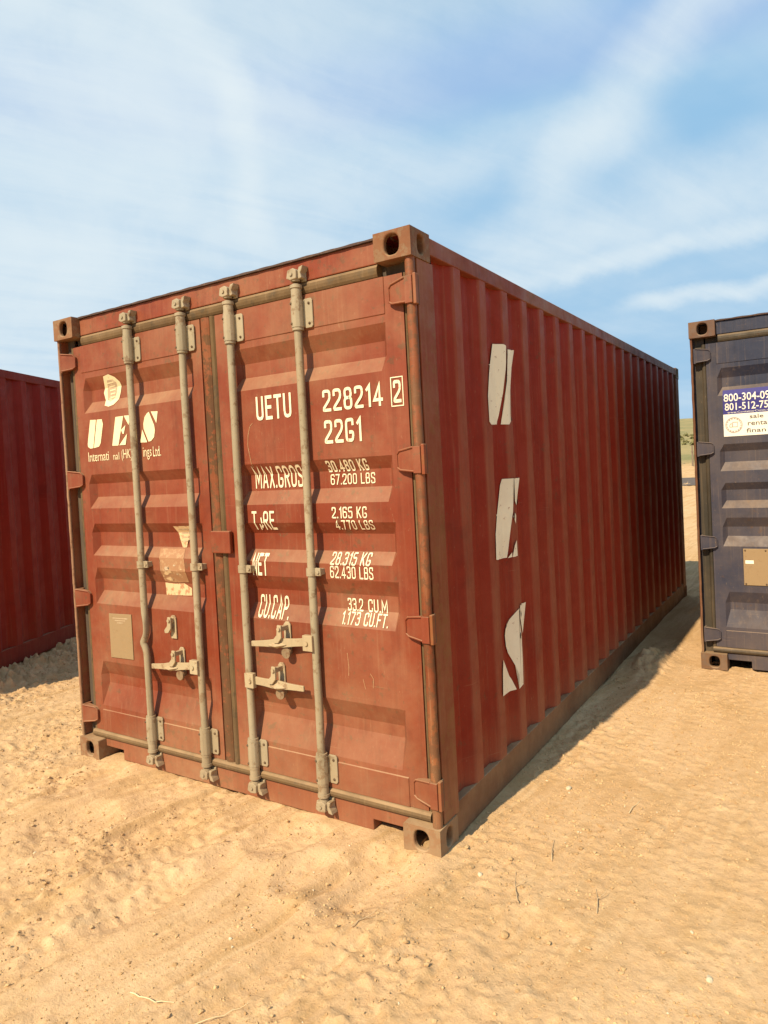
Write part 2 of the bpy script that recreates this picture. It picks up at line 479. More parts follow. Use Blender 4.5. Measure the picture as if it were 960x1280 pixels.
gxs = axis(-2.9, 4.4, 0.0125, -5000, 5000, 1.085)
gys = axis(-1.75, 3.7, 0.0125, -5000, 6000, 1.085)
GX, GY = np.meshgrid(gxs, gys)
GZ = ground_h(GX, GY)
nx_, ny_ = len(gxs), len(gys)
gv = np.stack([GX.ravel(), GY.ravel(), GZ.ravel()], 1)
ii = (np.arange(ny_ - 1)[:, None] * nx_ + np.arange(nx_ - 1)[None, :]).ravel()
gf = np.stack([ii, ii + 1, ii + 1 + nx_, ii + nx_], 1)


def np_mesh(name, verts, quads, smooth=True):
    me = bpy.data.meshes.new(name)
    k = quads.shape[1]
    me.vertices.add(len(verts))
    me.vertices.foreach_set('co', verts.astype(np.float32).ravel())
    me.loops.add(quads.size)
    me.loops.foreach_set('vertex_index', quads.astype(np.int32).ravel())
    me.polygons.add(len(quads))
    me.polygons.foreach_set('loop_start', np.arange(0, quads.size, k, dtype=np.int32))
    me.polygons.foreach_set('loop_total', np.full(len(quads), k, dtype=np.int32))
    me.polygons.foreach_set('use_smooth', np.full(len(quads), smooth))
    me.update()
    me.validate()
    return me


def dirt_mat():
    m, t = new_mat('dry_tan_dirt')
    tc = t.n('ShaderNodeTexCoord').outputs['Object']
    n1 = t.noise(tc, 0.8, 5, 0.6)
    n2 = t.noise(t.scale(tc, 3.2, 1.1, 1), 1.6, 6, 0.62)
    n3 = t.noise(tc, 26, 8, 0.68)
    n4 = t.noise(tc, 130, 6, 0.65)
    c = t.mix(t.ramp(n1, 0.35, 0.68), rgba((0.55, 0.342, 0.170)), rgba((0.605, 0.395, 0.212)))
    c = t.mix(t.ramp(n2, 0.45, 0.72, 0.0, 0.45), c, rgba((0.475, 0.28, 0.115)))
    wv = t.vm('ADD', t.scale(tc, 1, 1, 0), t.vm('MULTIPLY', t.n('ShaderNodeTexNoise', ins={'Vector': tc, 'Scale': 0.9, 'Detail': 3.0}).outputs['Color'], (0.30, 0.30, 0)))
    wv = t.n('ShaderNodeVectorRotate', rotation_type='Z_AXIS', ins={'Vector': wv, 'Angle': 0.13}).outputs[0]
    s1 = t.noise(t.scale(wv, 7.0, 0.45, 1, (2, 1, 0)), 1.0, 6, 0.68)
    s2 = t.noise(t.scale(wv, 20.0, 1.2, 1, (7, 3, 0)), 1.0, 5, 0.65)
    sx_ = t.ramp(t.n('ShaderNodeSeparateXYZ', ins={0: tc}).outputs[0], 2.4, 3.0, 1.0, 0.55)
    c = t.mix(t.math('MULTIPLY', t.ramp(s1, 0.48, 0.64, 0.0, 0.55), sx_), c, rgba((0.405, 0.235, 0.092)))
    c = t.mix(t.math('MULTIPLY', t.ramp(s2, 0.50, 0.64, 0.0, 0.50), sx_), c, rgba((0.68, 0.47, 0.255)))
    n5 = t.noise(tc, 2.4, 7, 0.7, 0.8)
    c = t.mix(t.ramp(n5, 0.52, 0.66, 0.0, 0.42), c, rgba((0.43, 0.255, 0.105)))
    c = t.mix(t.ramp(n5, 0.46, 0.34, 0.0, 0.35), c, rgba((0.68, 0.465, 0.26)))
    c = t.mix(t.ramp(n3, 0.50, 0.70, 0.0, 0.40), c, rgba((0.40, 0.235, 0.09)))
    c = t.mix(t.ramp(n4, 0.52, 0.68, 0.0, 0.40), c, rgba((0.66, 0.46, 0.23)))
    vo = t.n('ShaderNodeTexVoronoi', feature='F1', ins={'Vector': tc, 'Scale': 44.0, 'Randomness': 1.0})
    c = t.mix(t.ramp(vo.outputs['Distance'], 0.10, 0.24, 0.35, 0.0), c, rgba((0.36, 0.21, 0.095)))
    # far land: sparse dry grass, then green scrub
    sp = t.n('ShaderNodeSeparateXYZ', ins={0: tc}).outputs
    fn = t.noise(t.scale(tc, 0.10, 0.035, 1), 1.0, 6, 0.65)
    far = t.ramp(t.math('ADD', sp[1], t.math('MULTIPLY', fn, 30.0)), 48, 62)
    gcol = t.mix(t.ramp(fn, 0.40, 0.62), rgba((0.36, 0.27, 0.12)), rgba((0.22, 0.20, 0.085)))
    c = t.mix(far, c, gcol)
    hsum = t.math('ADD', t.math('MULTIPLY', n3, 1.0), t.math('MULTIPLY', n4, 0.35))
    hsum = t.math('SUBTRACT', hsum, t.ramp(vo.outputs['Distance'], 0.0, 0.3, 0.0, 0.18))
    bp = t.n('ShaderNodeBump', ins={'Strength': 0.62, 'Distance': 0.012, 'Height': hsum}).outputs[0]
    finish(t, c, 0.95, bp, 0.0, 0.12)
    return m


DIRT = dirt_mat()
ground = link('ground', np_mesh('ground', gv, gf), DIRT)
tag(ground, kind='structure')


def gz(x, y):
    return float(ground_h(np.array([x], float), np.array([y], float))[0])


# dark track crossing the rise beyond the yard
m, t = new_mat('dark_track_gravel')
tc = t.n('ShaderNodeTexCoord').outputs['Object']
finish(t, t.mix(t.noise(tc, 2.0, 5, 0.6), rgba((0.10, 0.08, 0.07)), rgba((0.17, 0.135, 0.11))), 0.95, None, 0, 0.1)
ROADM = m
rx = np.linspace(-60, 60, 121)
ry = np.linspace(24.2, 27.6, 9)
RX, RY = np.meshgrid(rx, ry)
RYY = RY + 0.25 * np.sin(RX * 0.3)
rv = np.stack([RX.ravel(), RYY.ravel(), (ground_h(RX, RYY) + 0.02).ravel()], 1)
ri = (np.arange(len(ry) - 1)[:, None] * len(rx) + np.arange(len(rx) - 1)[None, :]).ravel()
rq = np.stack([ri, ri + 1, ri + 1 + len(rx), ri + len(rx)], 1)
tag(link('road', np_mesh('road', rv, rq), ROADM), kind='structure')

# ------------------------------------------------------------------ container dimensions
W, L, H = 2.438, 6.058, 2.591
YD = 0.05
RD = 0.036
REC = [(2.236, 2.166, 2.098, 2.034), (1.676, 1.622, 1.544, 1.478), (1.39, 1.337, 1.258, 1.203), (1.133, 1.063, .994, .92), (.582, .498, .445, .316)]
DOORS = [(.105, 1.165, .175, 1.10), (1.272, 2.362, 1.375, 2.27)]   # door x0, x1, recess x0, x1
DZ0, DZ1 = .165, 2.425
ZB = sorted({DZ0, .288, .292, 2.268, 2.272, DZ1} | {z for r in REC for z in r})


def zprof(z):
    if z <= .288 or z >= 2.272:
        return -0.004
    if z < .292 or z > 2.268:
        return -0.004 * ((.292 - z) / .004 if z < .292 else (z - 2.268) / .004)
    for a, b, c, e in REC:
        if e < z < a:
            return RD * (1 if c <= z <= b else (a - z) / (a - b) if z > b else (z - e) / (c - e))
    return 0.0


def xmask(x):
    for _, _, a, b in DOORS:
        if a < x < b:
            return min(1, (x - a) / .03, (b - x) / .03)
    return 0.0


def door_y(x, z):
    return YD + max(zprof(z), 0) * xmask(x) + min(zprof(z), 0) * (1 if xmask(x) > 0 else 0)


PITCH, SL, FL, Y0 = .279, .068, .070, .317
SX = 2.433


def side_k(y):
    q = (y - Y0) % PITCH
    if q < SL:
        return 1 - q / SL
    if q < SL + FL:
        return 0.0
    if q < 2 * SL + FL:
        return (q - SL - FL) / SL
    return 1.0


def decal(name, polys, surf, cuts_u, cuts_v, mat, parent, lift=0.0016, axis=1, label=None):
    """flat print: polygons (u, z) cut along the folds of the surface and laid on it"""
    bm = bmesh.new()
    lay = bm.verts.layers.float.new('lay')
    for k, poly in enumerate(polys):
        vs = [bm.verts.new((u, 0, z)) for u, z in poly]
        for v_ in vs:
            v_[lay] = (k % 6) * 0.00025
        try:
            bm.faces.new(vs)
        except ValueError:
            pass
    bmesh.ops.triangulate(bm, faces=[f for f in bm.faces if len(f.verts) > 4])
    us = [v_.co.x for v_ in bm.verts]
    zs = [v_.co.z for v_ in bm.verts]
    for cu in cuts_u:
        if min(us) < cu < max(us):
            bmesh.ops.bisect_plane(bm, geom=bm.verts[:] + bm.edges[:] + bm.faces[:], plane_co=(cu, 0, 0), plane_no=(1, 0, 0))
    for cv in cuts_v:
        if min(zs) < cv < max(zs):
            bmesh.ops.bisect_plane(bm, geom=bm.verts[:] + bm.edges[:] + bm.faces[:], plane_co=(0, 0, cv), plane_no=(0, 0, 1))
    for v_ in bm.verts:
        u, z = v_.co.x, v_.co.z
        s = surf(u, z)
        v_.co = (u, s - lift - v_[lay], z) if axis == 1 else (s + lift + v_[lay], u, z)
    me = bpy.data.meshes.new(name)
    bm.normal_update()
    for f in bm.faces:
        if (axis == 1 and f.normal.y > 0) or (axis == 0 and f.normal.x < 0):
            f.normal_flip()
    bm.to_mesh(me)
    bm.free()
    o = link(name, me, mat, parent)
    if label:
        o['label'] = label
    return o


DOOR_CU = [c for _, _, a, b in DOORS for c in (a, a + .03, b - .03, b)]


def on_door(name, polys, mat, parent, lift=0.0016, label=None):
    return decal(name, polys, door_y, DOOR_CU, ZB, mat, parent, lift, 1, label)


# ------------------------------------------------------------------ stencil alphabet (stroke glyphs, cap height 1)
def rnd(pts, r, closed=False, seg=4):
    if r <= 0:
        return pts
    out = []
    n = len(pts)
    for i, p in enumerate(pts):
        if not closed and i in (0, n - 1):
            out.append(p)
            continue
        a, b = Vector(pts[i - 1]), Vector(pts[(i + 1) % n])
        p = Vector(p)
        da, db = (a - p), (b - p)
        rr = min(r, da.length * .48, db.length * .48)
        s, e = p + da.normalized() * rr, p + db.normalized() * rr
        for k in range(seg + 1):
            q = k / seg
            out.append(tuple(s * (1 - q) ** 2 + p * 2 * q * (1 - q) + e * q * q))
    return out


w5 = .44
G = {
    'U': [([(0, 1), (0, 0), (w5, 0), (w5, 1)], .2, 0)],
    'E': [([(w5 - .04, 1), (0, 1), (0, 0), (w5 - .04, 0)], 0, 0), ([(0, .52), (w5 - .1, .52)], 0, 0)],
    'T': [([(0, 1), (w5, 1)], 0, 0), ([(w5 / 2, 1), (w5 / 2, 0)], 0, 0)],
    '2': [([(0, .78), (0, 1), (w5, 1), (w5, .58), (0, .10), (0, 0), (w5, 0)], .17, 0)],
    '8': [([(.02, .53), (.02, 1), (w5 - .02, 1), (w5 - .02, .53)], .17, 1), ([(0, 0), (0, .53), (w5, .53), (w5, 0)], .17, 1)],
    '1': [([(.04, .82), (.2, 1), (.2, 0)], 0, 0)],
    '4': [([(.34, 0), (.34, 1), (0, .24), (w5 + .04, .24)], 0, 0)],
    'G': [([(w5, .80), (w5, 1), (0, 1), (0, 0), (w5, 0), (w5, .40), (.26, .40)], .17, 0)],
    'M': [([(0, 0), (0, 1), (.3, .25), (.6, 1), (.6, 0)], 0, 0)],
    'A': [([(0, 0), (.24, 1), (.48, 0)], 0, 0), ([(.08, .27), (.40, .27)], 0, 0)],
    'a': [([(.30, .62), (.36, .40)], 0, 0), ([(0, 0), (.06, .22)], 0, 0), ([(.2, .1), (.34, .2)], 0, 0)],
    'X': [([(0, 0), (w5, 1)], 0, 0), ([(0, 1), (w5, 0)], 0, 0)],
    'R': [([(0, 0), (0, 1), (w5, 1), (w5, .5), (0, .5)], .17, 0), ([(.2, .5), (w5 + .02, 0)], 0, 0)],
    '0': [([(0, 0), (0, 1), (w5, 1), (w5, 0)], .2, 1)],
    'S': [([(w5, .80), (w5, 1), (0, 1), (0, .58), (w5, .44), (w5, 0), (0, 0), (0, .20)], .16, 0)],
    '3': [([(0, .86), (0, 1), (w5, 1), (w5, .53), (.2, .53)], .15, 0), ([(.2, .53), (w5, .53), (w5, 0), (0, 0), (0, .14)], .15, 0)],
    'K': [([(0, 0), (0, 1)], 0, 0), ([(w5, 1), (0, .38)], 0, 0), ([(.14, .54), (w5 + .02, 0)], 0, 0)],
    '6': [([(0, 0), (0, .56), (w5, .56), (w5, 0)], .17, 1), ([(0, .3), (0, 1), (w5, 1), (w5, .84)], .16, 0)],
    '7': [([(0, 1), (w5, 1), (.13, 0)], 0, 0)],
    'L': [([(0, 1), (0, 0), (w5 - .06, 0)], 0, 0)],
    'B': [([(0, 0), (0, 1), (w5 - .03, 1), (w5 - .03, .53), (0, .53)], .15, 0), ([(0, .53), (w5, .53), (w5, 0), (0, 0)], .15, 0)],
    '5': [([(w5 - .03, 1), (0, 1), (0, .58), (w5, .62), (w5, 0), (0, 0), (0, .16)], .14, 0)],
    'N': [([(0, 0), (0, 1), (w5, 0), (w5, 1)], 0, 0)],
    'I': [([(0.05, 0), (0.05, 1)], 0, 0)],
    'C': [([(w5, .76), (w5, 1), (0, 1), (0, 0), (w5, 0), (w5, .24)], .2, 0)],
    'P': [([(0, 0), (0, 1), (w5, 1), (w5, .45), (0, .45)], .17, 0)],
    'F': [([(w5 - .04, 1), (0, 1), (0, 0)], 0, 0), ([(0, .52), (w5 - .1, .52)], 0, 0)],
}
G['O'] = G['0']
G['.'] = [([(0.0, 0), (0.0, .02)], 0, 0)]


def stroke_quads(pts, hw, closed):
    P = [Vector(p) for p in pts]
    P = [p for i, p in enumerate(P) if i == 0 or (p - P[i - 1]).length > 1e-4]
    n = len(P)
    if not closed:
        P[0] = P[0] - (P[1] - P[0]).normalized() * hw
        P[-1] = P[-1] + (P[-1] - P[-2]).normalized() * hw
    left, right = [], []
    for i in range(n):
        if closed:
            a, b = (P[i] - P[i - 1]).normalized(), (P[(i + 1) % n] - P[i]).normalized()
        else:
            a = (P[i] - P[i - 1]).normalized() if i else (P[1] - P[0]).normalized()
            b = (P[i + 1] - P[i]).normalized() if i < n - 1 else a
        na, nb = Vector((-a.y, a.x)), Vector((-b.y, b.x))
        m_ = (na + nb)
        m_ = m_.normalized() if m_.length > 1e-3 else na
        k = hw / max(m_.dot(na), .42)
        left.append(P[i] + m_ * k)
        right.append(P[i] - m_ * k)
    q = []
    for i in range(n if closed else n - 1):
        j = (i + 1) % n
        q.append([tuple(right[i]), tuple(right[j]), tuple(left[j]), tuple(left[i])])
    return q


def stencil(text, x0, x1, z0, z1, weight=.135, slant=0.0):
    """polygons for a line of stencil text fitted to a box on the door"""
    hw = weight / 2
    cur, strokes = 0.0, []
    for ch in text:
        if ch == ' ':
            cur += .40
            continue
        wd = 0
        for pts, r, cl in G[ch]:
            pp = rnd([(a, hw + b * (1 - 2 * hw)) for a, b in pts], r, cl)
            strokes.append((stroke_quads([(a + cur + hw, b) for a, b in pp], hw, cl)))
            wd = max(wd, max(a for a, _ in pts))
        cur += wd + weight + .15
    cur -= .15
    out = []
    for k, st in enumerate(strokes):
        for q in st:
            out.append([(x0 + (u + slant * v_) / cur * (x1 - x0), z0 + v_ * (z1 - z0)) for u, v_ in q])
    return out


def font_polys(text, x0, x1, z0, z1, bold=0.0):
    """polygons of a built-in-font line fitted to a box"""
    cu = bpy.data.curves.new('t', 'FONT')
    cu.body = text
    cu.resolution_u = 3
    cu.offset = bold
    cu.fill_mode = 'FRONT'
    ob = bpy.data.objects.new('t', cu)
    COL.objects.link(ob)
    bpy.context.view_layer.update()
    me = ob.evaluated_get(bpy.context.evaluated_depsgraph_get()).to_mesh()
    v = [tuple(q.co)[:2] for q in me.vertices]
    f = [tuple(p.vertices) for p in me.polygons]
    bpy.data.objects.remove(ob)
    bpy.data.curves.remove(cu)
    a0, a1 = min(q[0] for q in v), max(q[0] for q in v)
    b0, b1 = min(q[1] for q in v), max(q[1] for q in v)
    S = lambda q: (x0 + (q[0] - a0) / (a1 - a0) * (x1 - x0), z0 + (q[1] - b0) / (b1 - b0) * (z1 - z0))
    return [[S(v[i]) for i in p] for p in f]


# ------------------------------------------------------------------ container parts
def casting_mesh(name, xs, ys, zs, mat, parent):
    """corner casting at a corner; xs/ys/zs = -1 or +1 give which corner. Hollow, with oval apertures on its three outer faces"""
    A, B, C = .178, .162, .118
    cx, cy, cz = (0 if xs < 0 else W), (0 if ys < 0 else L), (0 if zs < 0 else H)
    bm = bmesh.new()

    def P(a, b, c):       # a, b, c measured inward from the outer corner
        return Vector((cx + (a if xs < 0 else -a), cy + (b if ys < 0 else -b), cz + (c if zs < 0 else -c)))

    def holed(fn, w_, h_, hw_, hh_, ccx, ccy, thick, blind=False):
        N = 28
        inner = []
        for k in range(N):
            q = 2 * math.pi * (k + .5) / N
            ex = 2.6
            inner.append((ccx + hw_ * math.copysign(abs(math.cos(q)) ** (2 / ex), math.cos(q)), ccy + hh_ * math.copysign(abs(math.sin(q)) ** (2 / ex), math.sin(q))))
        outer = []
        for (u, v_) in inner:
            du, dv = u - ccx, v_ - ccy
            tt = min((w_ - ccx) / du if du > 1e-9 else (-ccx / du if du < -1e-9 else 9), (h_ - ccy) / dv if dv > 1e-9 else (-ccy / dv if dv < -1e-9 else 9))
            outer.append([ccx + du * tt, ccy + dv * tt])
        for c_ in ((0, 0), (w_, 0), (w_, h_), (0, h_)):
            k = min(range(N), key=lambda i: (outer[i][0] - c_[0]) ** 2 + (outer[i][1] - c_[1]) ** 2)
            outer[k] = list(c_)
        vi = [bm.verts.new(fn(u, v_, 0)) for u, v_ in inner]
        vo = [bm.verts.new(fn(u, v_, 0)) for u, v_ in outer]
        vt = [bm.verts.new(fn(u, v_, thick)) for u, v_ in inner]
        for k in range(N):
            j = (k + 1) % N
            bm.faces.new((vo[k], vo[j], vi[j], vi[k]))
            bm.faces.new((vi[k], vi[j], vt[j], vt[k]))
        if blind:
            bm.faces.new(vt)
    holed(lambda u, v_, d_: P(u, d_, v_), A, C, .036, .042, .092, .058, .022)      # end face
    holed(lambda u, v_, d_: P(d_, u, v_), B, C, .028, .040, .085, .058, .060, True)      # side face
    holed(lambda u, v_, d_: P(u, v_, d_), A, B, .032, .060, .089, .081, .022)      # top or bottom face
    for q in (((0, B, 0), (A, B, 0), (A, B, C), (0, B, C)), ((A, 0, 0), (A, B, 0), (A, B, C), (A, 0, C)), ((0, 0, C), (A, 0, C), (A, B, C), (0, B, C))):
        bm.faces.new([bm.verts.new(P(*c_)) for c_ in q])
    bmesh.ops.remove_doubles(bm, verts=bm.verts, dist=1e-5)
    bmesh.ops.recalc_face_normals(bm, faces=bm.faces)
    me = bpy.data.meshes.new(name)
    bm.to_mesh(me)
    bm.free()
    return link(name, me, mat, parent, 0.008, 3)


def corrugated(name, ubreaks, depth_at, place, vrows, mat, parent, dent=0.002, seed=0):
    r = np.random.default_rng(seed)
    us, vs = np.array(ubreaks), np.array(vrows)
    U, V = np.meshgrid(us, vs)
    D = np.vectorize(depth_at)(U)
    edge = np.minimum(np.minimum(V - vs[0], vs[-1] - V) / .25, 1)
    D = D + dent * edge * (fbm(U * 1.9 + seed, V * 1.7, 3, 200 + seed) * 1.6 + r.normal(0, .16, U.shape))
    pts = place(U, D, V)
    n = len(us)
    i = (np.arange(len(vs) - 1)[:, None] * n + np.arange(n - 1)[None, :]).ravel()
    q = np.stack([i, i + 1, i + 1 + n, i + n], 1)
    me = np_mesh(name, pts, q, False)
    bm = bmesh.new()
    bm.from_mesh(me)
    c = bm.faces
    # outward: away from the container's middle
    ctr = Vector((W / 2, L / 2, H / 2))
    c.ensure_lookup_table()
    for f in c:
        if f.normal.dot(f.calc_center_median() - ctr) < 0:
            f.normal_flip()
    bm.to_mesh(me)
    bm.free()
    return link(name, me, mat, parent)


def hinge(mat, parent, z, right=True):
    """tapered hinge blade on the door, folded round the post edge with a knuckle"""
    X = (lambda x: x) if right else (lambda x: W - x)
    mb = MB()
    h = .052
    # raised blade: tapered outline, thick towards the knuckle
    pl = [(2.302, z - .030), (2.302, z + .026), (2.316, z + .040), (2.398, z + h), (2.398, z - h + .004), (2.32, z - .040)]
    n = len(pl)
    fr = [(X(a), YD - .012 - .030 * (a - 2.30) / .10, b) for a, b in pl]
    bk = [(X(a), YD + .002, b) for a, b in pl]
    mb.add(fr + bk, [tuple(range(n)), tuple(range(n, 2 * n))[::-1]] + [(i, n + i, n + (i + 1) % n, (i + 1) % n) for i in range(n)])
    # rim along the blade's edge
    ring = [Vector(q) + Vector((0, -.002, 0)) for q in fr[:4]]
    mb.tube(ring, .0045, 8)
    ring = [Vector(q) + Vector((0, -.002, 0)) for q in (fr[0], fr[5], fr[4])]
    mb.tube(ring, .0045, 8)
    x0, x1 = sorted((X(2.397), X(2.432 if right else 2.412)))
    mb.box(x0, x1, .002 if right else .012, .040 if right else .070, z - h - .004, z + h + .002)
    return mb.build('hinge', mat, parent, .003)


def hinge_lug(mat, parent, z, right=True):
    if not right:
        return None
    X = (lambda x: x) if right else (lambda x: W - x)
    x0, x1 = sorted((X(2.4325), X(2.447)))
    mb = MB().box(x0, x1, .008, .034, z - .062, z + .062)
    o = mb.build('hinge_lug', mat, parent, .003)
    x0, x1 = sorted((X(2.4340), X(2.4385)))
    MB().box(x0, x1, .0345, .052, z - .060, z + .060).build('hinge_gap_shade', DARKGAP, parent, .001)  # solid dark block added for the shade in the gap beside the lug
    return o


BARX = [.640, 1.062, 1.400, 1.825]
BY = .020


def locking_bar(x, mat, parent, dented=False):
    r = .0188
    zs = [.12, .30, .55, .70, .80, .90, 1.05, 1.3, 1.7, 2.1, 2.30, 2.47]
    rng_ = random.Random(int(x * 1000))
    pts, rad = [], []
    if dented:
        for z in np.concatenate([np.linspace(.12, .64, 6), np.linspace(.66, .94, 29), np.linspace(1.0, 2.47, 10)]):
            k = math.exp(-abs((z - .735) / .030) ** 1.3)
            k2 = math.exp(-((z - .825) / .055) ** 4)
            pts.append((x - .020 * k + .008 * k2, BY - .004 * k, z))
            rad.append((r * (1 - .48 * k2), r * (1 + .15 * k2)))
    else:
        for z in zs:
            pts.append((x + rng_.uniform(-.0015, .0015), BY + rng_.uniform(-.0015, .0015), z))
            rad.append((r, r))
    mb = MB().tube(pts, rad, 16)
    return mb.build('locking_bar', mat, parent)


def guide(x, z, mat, parent, up=True):
    """bar sleeve riveted to the door: faceted housing, collar rings and a side flange"""
    mb = MB()
    s = 1 if up else -1
    hh = .062
    mb.tube([(x, BY, z - hh), (x, BY, z + hh)], .0295, 10)
    for q in (-hh - .006, hh + .006):
        mb.tube([(x, BY, z + q - .007), (x, BY, z + q + .007)], .0265, 16)
    mb.tube([(x, BY, z + s * .075), (x, BY, z + s * .115)], .0245, 16)
    mb.tube([(x, BY, z + s * .113), (x, BY, z + s * .127)], .0285, 16)
    mb.box(x - .024, x + .030, BY + .012, YD - .0035, z - hh, z + hh)
    # flange
    fl = [(x + .028, z - hh - .004), (x + .064, z - hh - .004), (x + .072, z - hh + .006), (x + .072, z + hh - .006), (x + .064, z + hh + .004), (x + .028, z + hh + .004)]
    mb.prism(fl, 1, YD - .0125, YD - .0045)
    o = mb.build('bar_guide', mat, parent, .002)
    for dz in (-.046, .044):
        rivet((x + .053, YD - .012, z + dz), parent)
        rivet((x - .014, BY - .0245, z + dz), parent)
    return o


RIVET_ME = []


def rivet(loc, parent):
    if not RIVET_ME:
        q = MB().tube([(0, -.007, 0), (0, -.004, 0), (0, .003, 0)], [.0035, .006, .0065], 8).build('rivet', DARKRIVET, parent)
        RIVET_ME.append(q.data)
    else:
        q = bpy.data.objects.new('rivet', RIVET_ME[0])
        COL.objects.link(q)
        q.parent = parent
    q.location = loc
    return q


DARKRIVET = print_mat('rivet_steel', (0.12, 0.075, 0.04), (0.2, 0.13, 0.07), 0.5, 14.0, 0.5)


def cam_end(x, z, mat, parent, up=True):
    """locking cam on the end of the bar with its keeper"""
    s = 1 if up else -1
    mb = MB()
    mb.tube([(x, BY, z - s * .03), (x, BY, z + s * .012)], [.021, .024], 12)
    body = [(x - .034, z - .016), (x - .026, z + .020), (x + .006, z + .026), (x + .024, z + .014), (x + .022, z - .022), (x - .012, z - .026)]
    mb.prism(body, 1, BY - .026, BY + .012)
    jaw = [(x + .018, z + s * .004), (x + .030, z + s * .030), (x + .052, z + s * .034), (x + .046, z + s * .018), (x + .036, z + s * .002), (x + .042, z - s * .020), (x + .024, z - s * .024)]
    mb.prism(jaw, 1, BY - .012, YD + .002)
    keep = [(x - .042, z - .014), (x - .042, z + .014), (x - .030, z + .018), (x - .026, z - .018)]
    mb.prism(keep, 1, BY - .006, YD + .002)
    mb.box(x + .010, x + .040, YD - .010, YD + .002, z - .030, z + .030)
    mb.tube([(x - .004, BY - .032, z), (x - .004, BY - .020, z)], .009, 8)
    return mb.build('locking_cam', mat, parent, .004)


def bar_bracket(x, z, mat, parent):
    mb = MB()
    mb.tube([(x, BY, z - .018), (x, BY, z + .018)], .0255, 14)
    mb.box(x + .018, x + .054, BY - .006, BY + .006, z - .018, z + .018)
    mb.box(x + .020, x + .052, BY + .0065, YD + .038, z - .014, z + .014)
    mb.tube([(x + .042, BY - .012, z), (x + .042, BY - .004, z)], .007, 8)
    return mb.build('bar_bracket', mat, parent, .002)


def door_handle(xbar, xtip, z, zt, mat, parent, xk):
    """flat swing handle pinned to a hub on the bar, resting in a hook catch on the door"""
    s = 1 if xtip > xbar else -1
    mb = MB()
    # hub clasp
    x0, x1 = sorted((xbar - s * .004, xbar + s * .052))
    mb.box(x0, x1, BY - .032, BY - .008, z - .036, z + .036)
    mb.tube([(xbar + s * .030, BY - .039, z), (xbar + s * .030, BY - .030, z)], .011, 10)
    # blade, bowed and widened in the middle
    N = 12
    top, bot = [], []
    for k in range(N + 1):
        q = k / N
        xx = xbar + s * .050 + (xtip - xbar - s * .050) * q
        zz = z + (zt - z) * q
        hw = .019 + .006 * math.exp(-((q - .45) / .18) ** 2) - .006 * q
        yy = BY - .016 - .006 * math.sin(q * math.pi)
        top.append((xx, yy, zz + hw))
        bot.append((xx, yy, zz - hw))
    v = top + bot + [(a, b + .010, c) for a, b, c in top] + [(a, b + .010, c) for a, b, c in bot]
    n = N + 1
    f = []
    for i in range(N):
        f += [(i, i + 1, n + i + 1, n + i), (2 * n + i, 3 * n + i, 3 * n + i + 1, 2 * n + i + 1), (i, 2 * n + i, 2 * n + i + 1, i + 1), (n + i, n + i + 1, 3 * n + i + 1, 3 * n + i)]
    f += [(0, n, 3 * n, 2 * n), (N, 2 * n + N, 3 * n + N, n + N)]
    mb.add(v, f)
    # folded lip on the blade
    q0, q1 = .30, .68
    xa, xb = xbar + s * .05 + (xtip - xbar - s * .05) * q0, xbar + s * .05 + (xtip - xbar - s * .05) * q1
    za, zb = z + (zt - z) * q0, z + (zt - z) * q1
    mb.add([(xa, BY - .024, za - .008), ((xa + xb) / 2, BY - .042, (za + zb) / 2 - .012), (xb, BY - .024, zb - .008), ((xa + xb) / 2, BY - .020, (za + zb) / 2 + .012), ((xa + xb) / 2, BY - .022, (za + zb) / 2 - .026)],
           [(0, 1, 3), (1, 2, 3), (0, 4, 1), (1, 4, 2), (0, 3, 2, 4)])
    o = mb.build('door_handle', mat, parent, .002)
    catch(xk, z + (zt - z) * (xk - xbar) / (xtip - xbar), mat, parent)
    return o


def catch(x, z, mat, parent, hang=False):
    """hook plate that holds a door handle, with a swinging latch and a seal tab"""
    yy = door_y(x, z + .05)
    mb = MB()
    ol = [(x - .020, z - .030), (x - .020, z + .082), (x - .008, z + .096), (x + .012, z + .096), (x + .022, z + .082), (x + .022, z - .030)]
    mb.prism(ol, 1, yy - .010, yy - .002)
    lt = [(x - .012, z + .090), (x + .012, z + .088), (x + .010, z + .030), (x - .012, z + .004), (x - .038, z + .002), (x - .042, z + .018), (x - .018, z + .042)]
    yl = BY - .026 if not hang else YD - .026
    mb.prism(lt, 1, yl - .011, yl)
    mb.box(x - .010, x + .010, yl - .001, yy - .006, z + .060, z + .082)
    mb.tube([(x, yl - .019, z + .072), (x, yl - .010, z + .072)], .009, 8)
    o = mb.build('handle_catch', mat, parent, .002)
    sb = MB()
    if not hang:
        yb = door_y(x, z - .05)
        sb.tube([(x + .012, BY - .012, z - .046), (x + .012, BY + .000, z - .046)], .026, 14)
        sb.box(x + .002, x + .022, BY + .0005, yb - .001, z - .056, z - .030)
        sb.build('seal_eye', DARKRIVET2, parent, .002)
    return o


DARKRIVET2 = paint('brown_latch_steel', (0.22, 0.15, 0.085), (0.27, 0.19, 0.11), film=0.15, seed=31.0, rust_amt=0.7, chips=0.5)


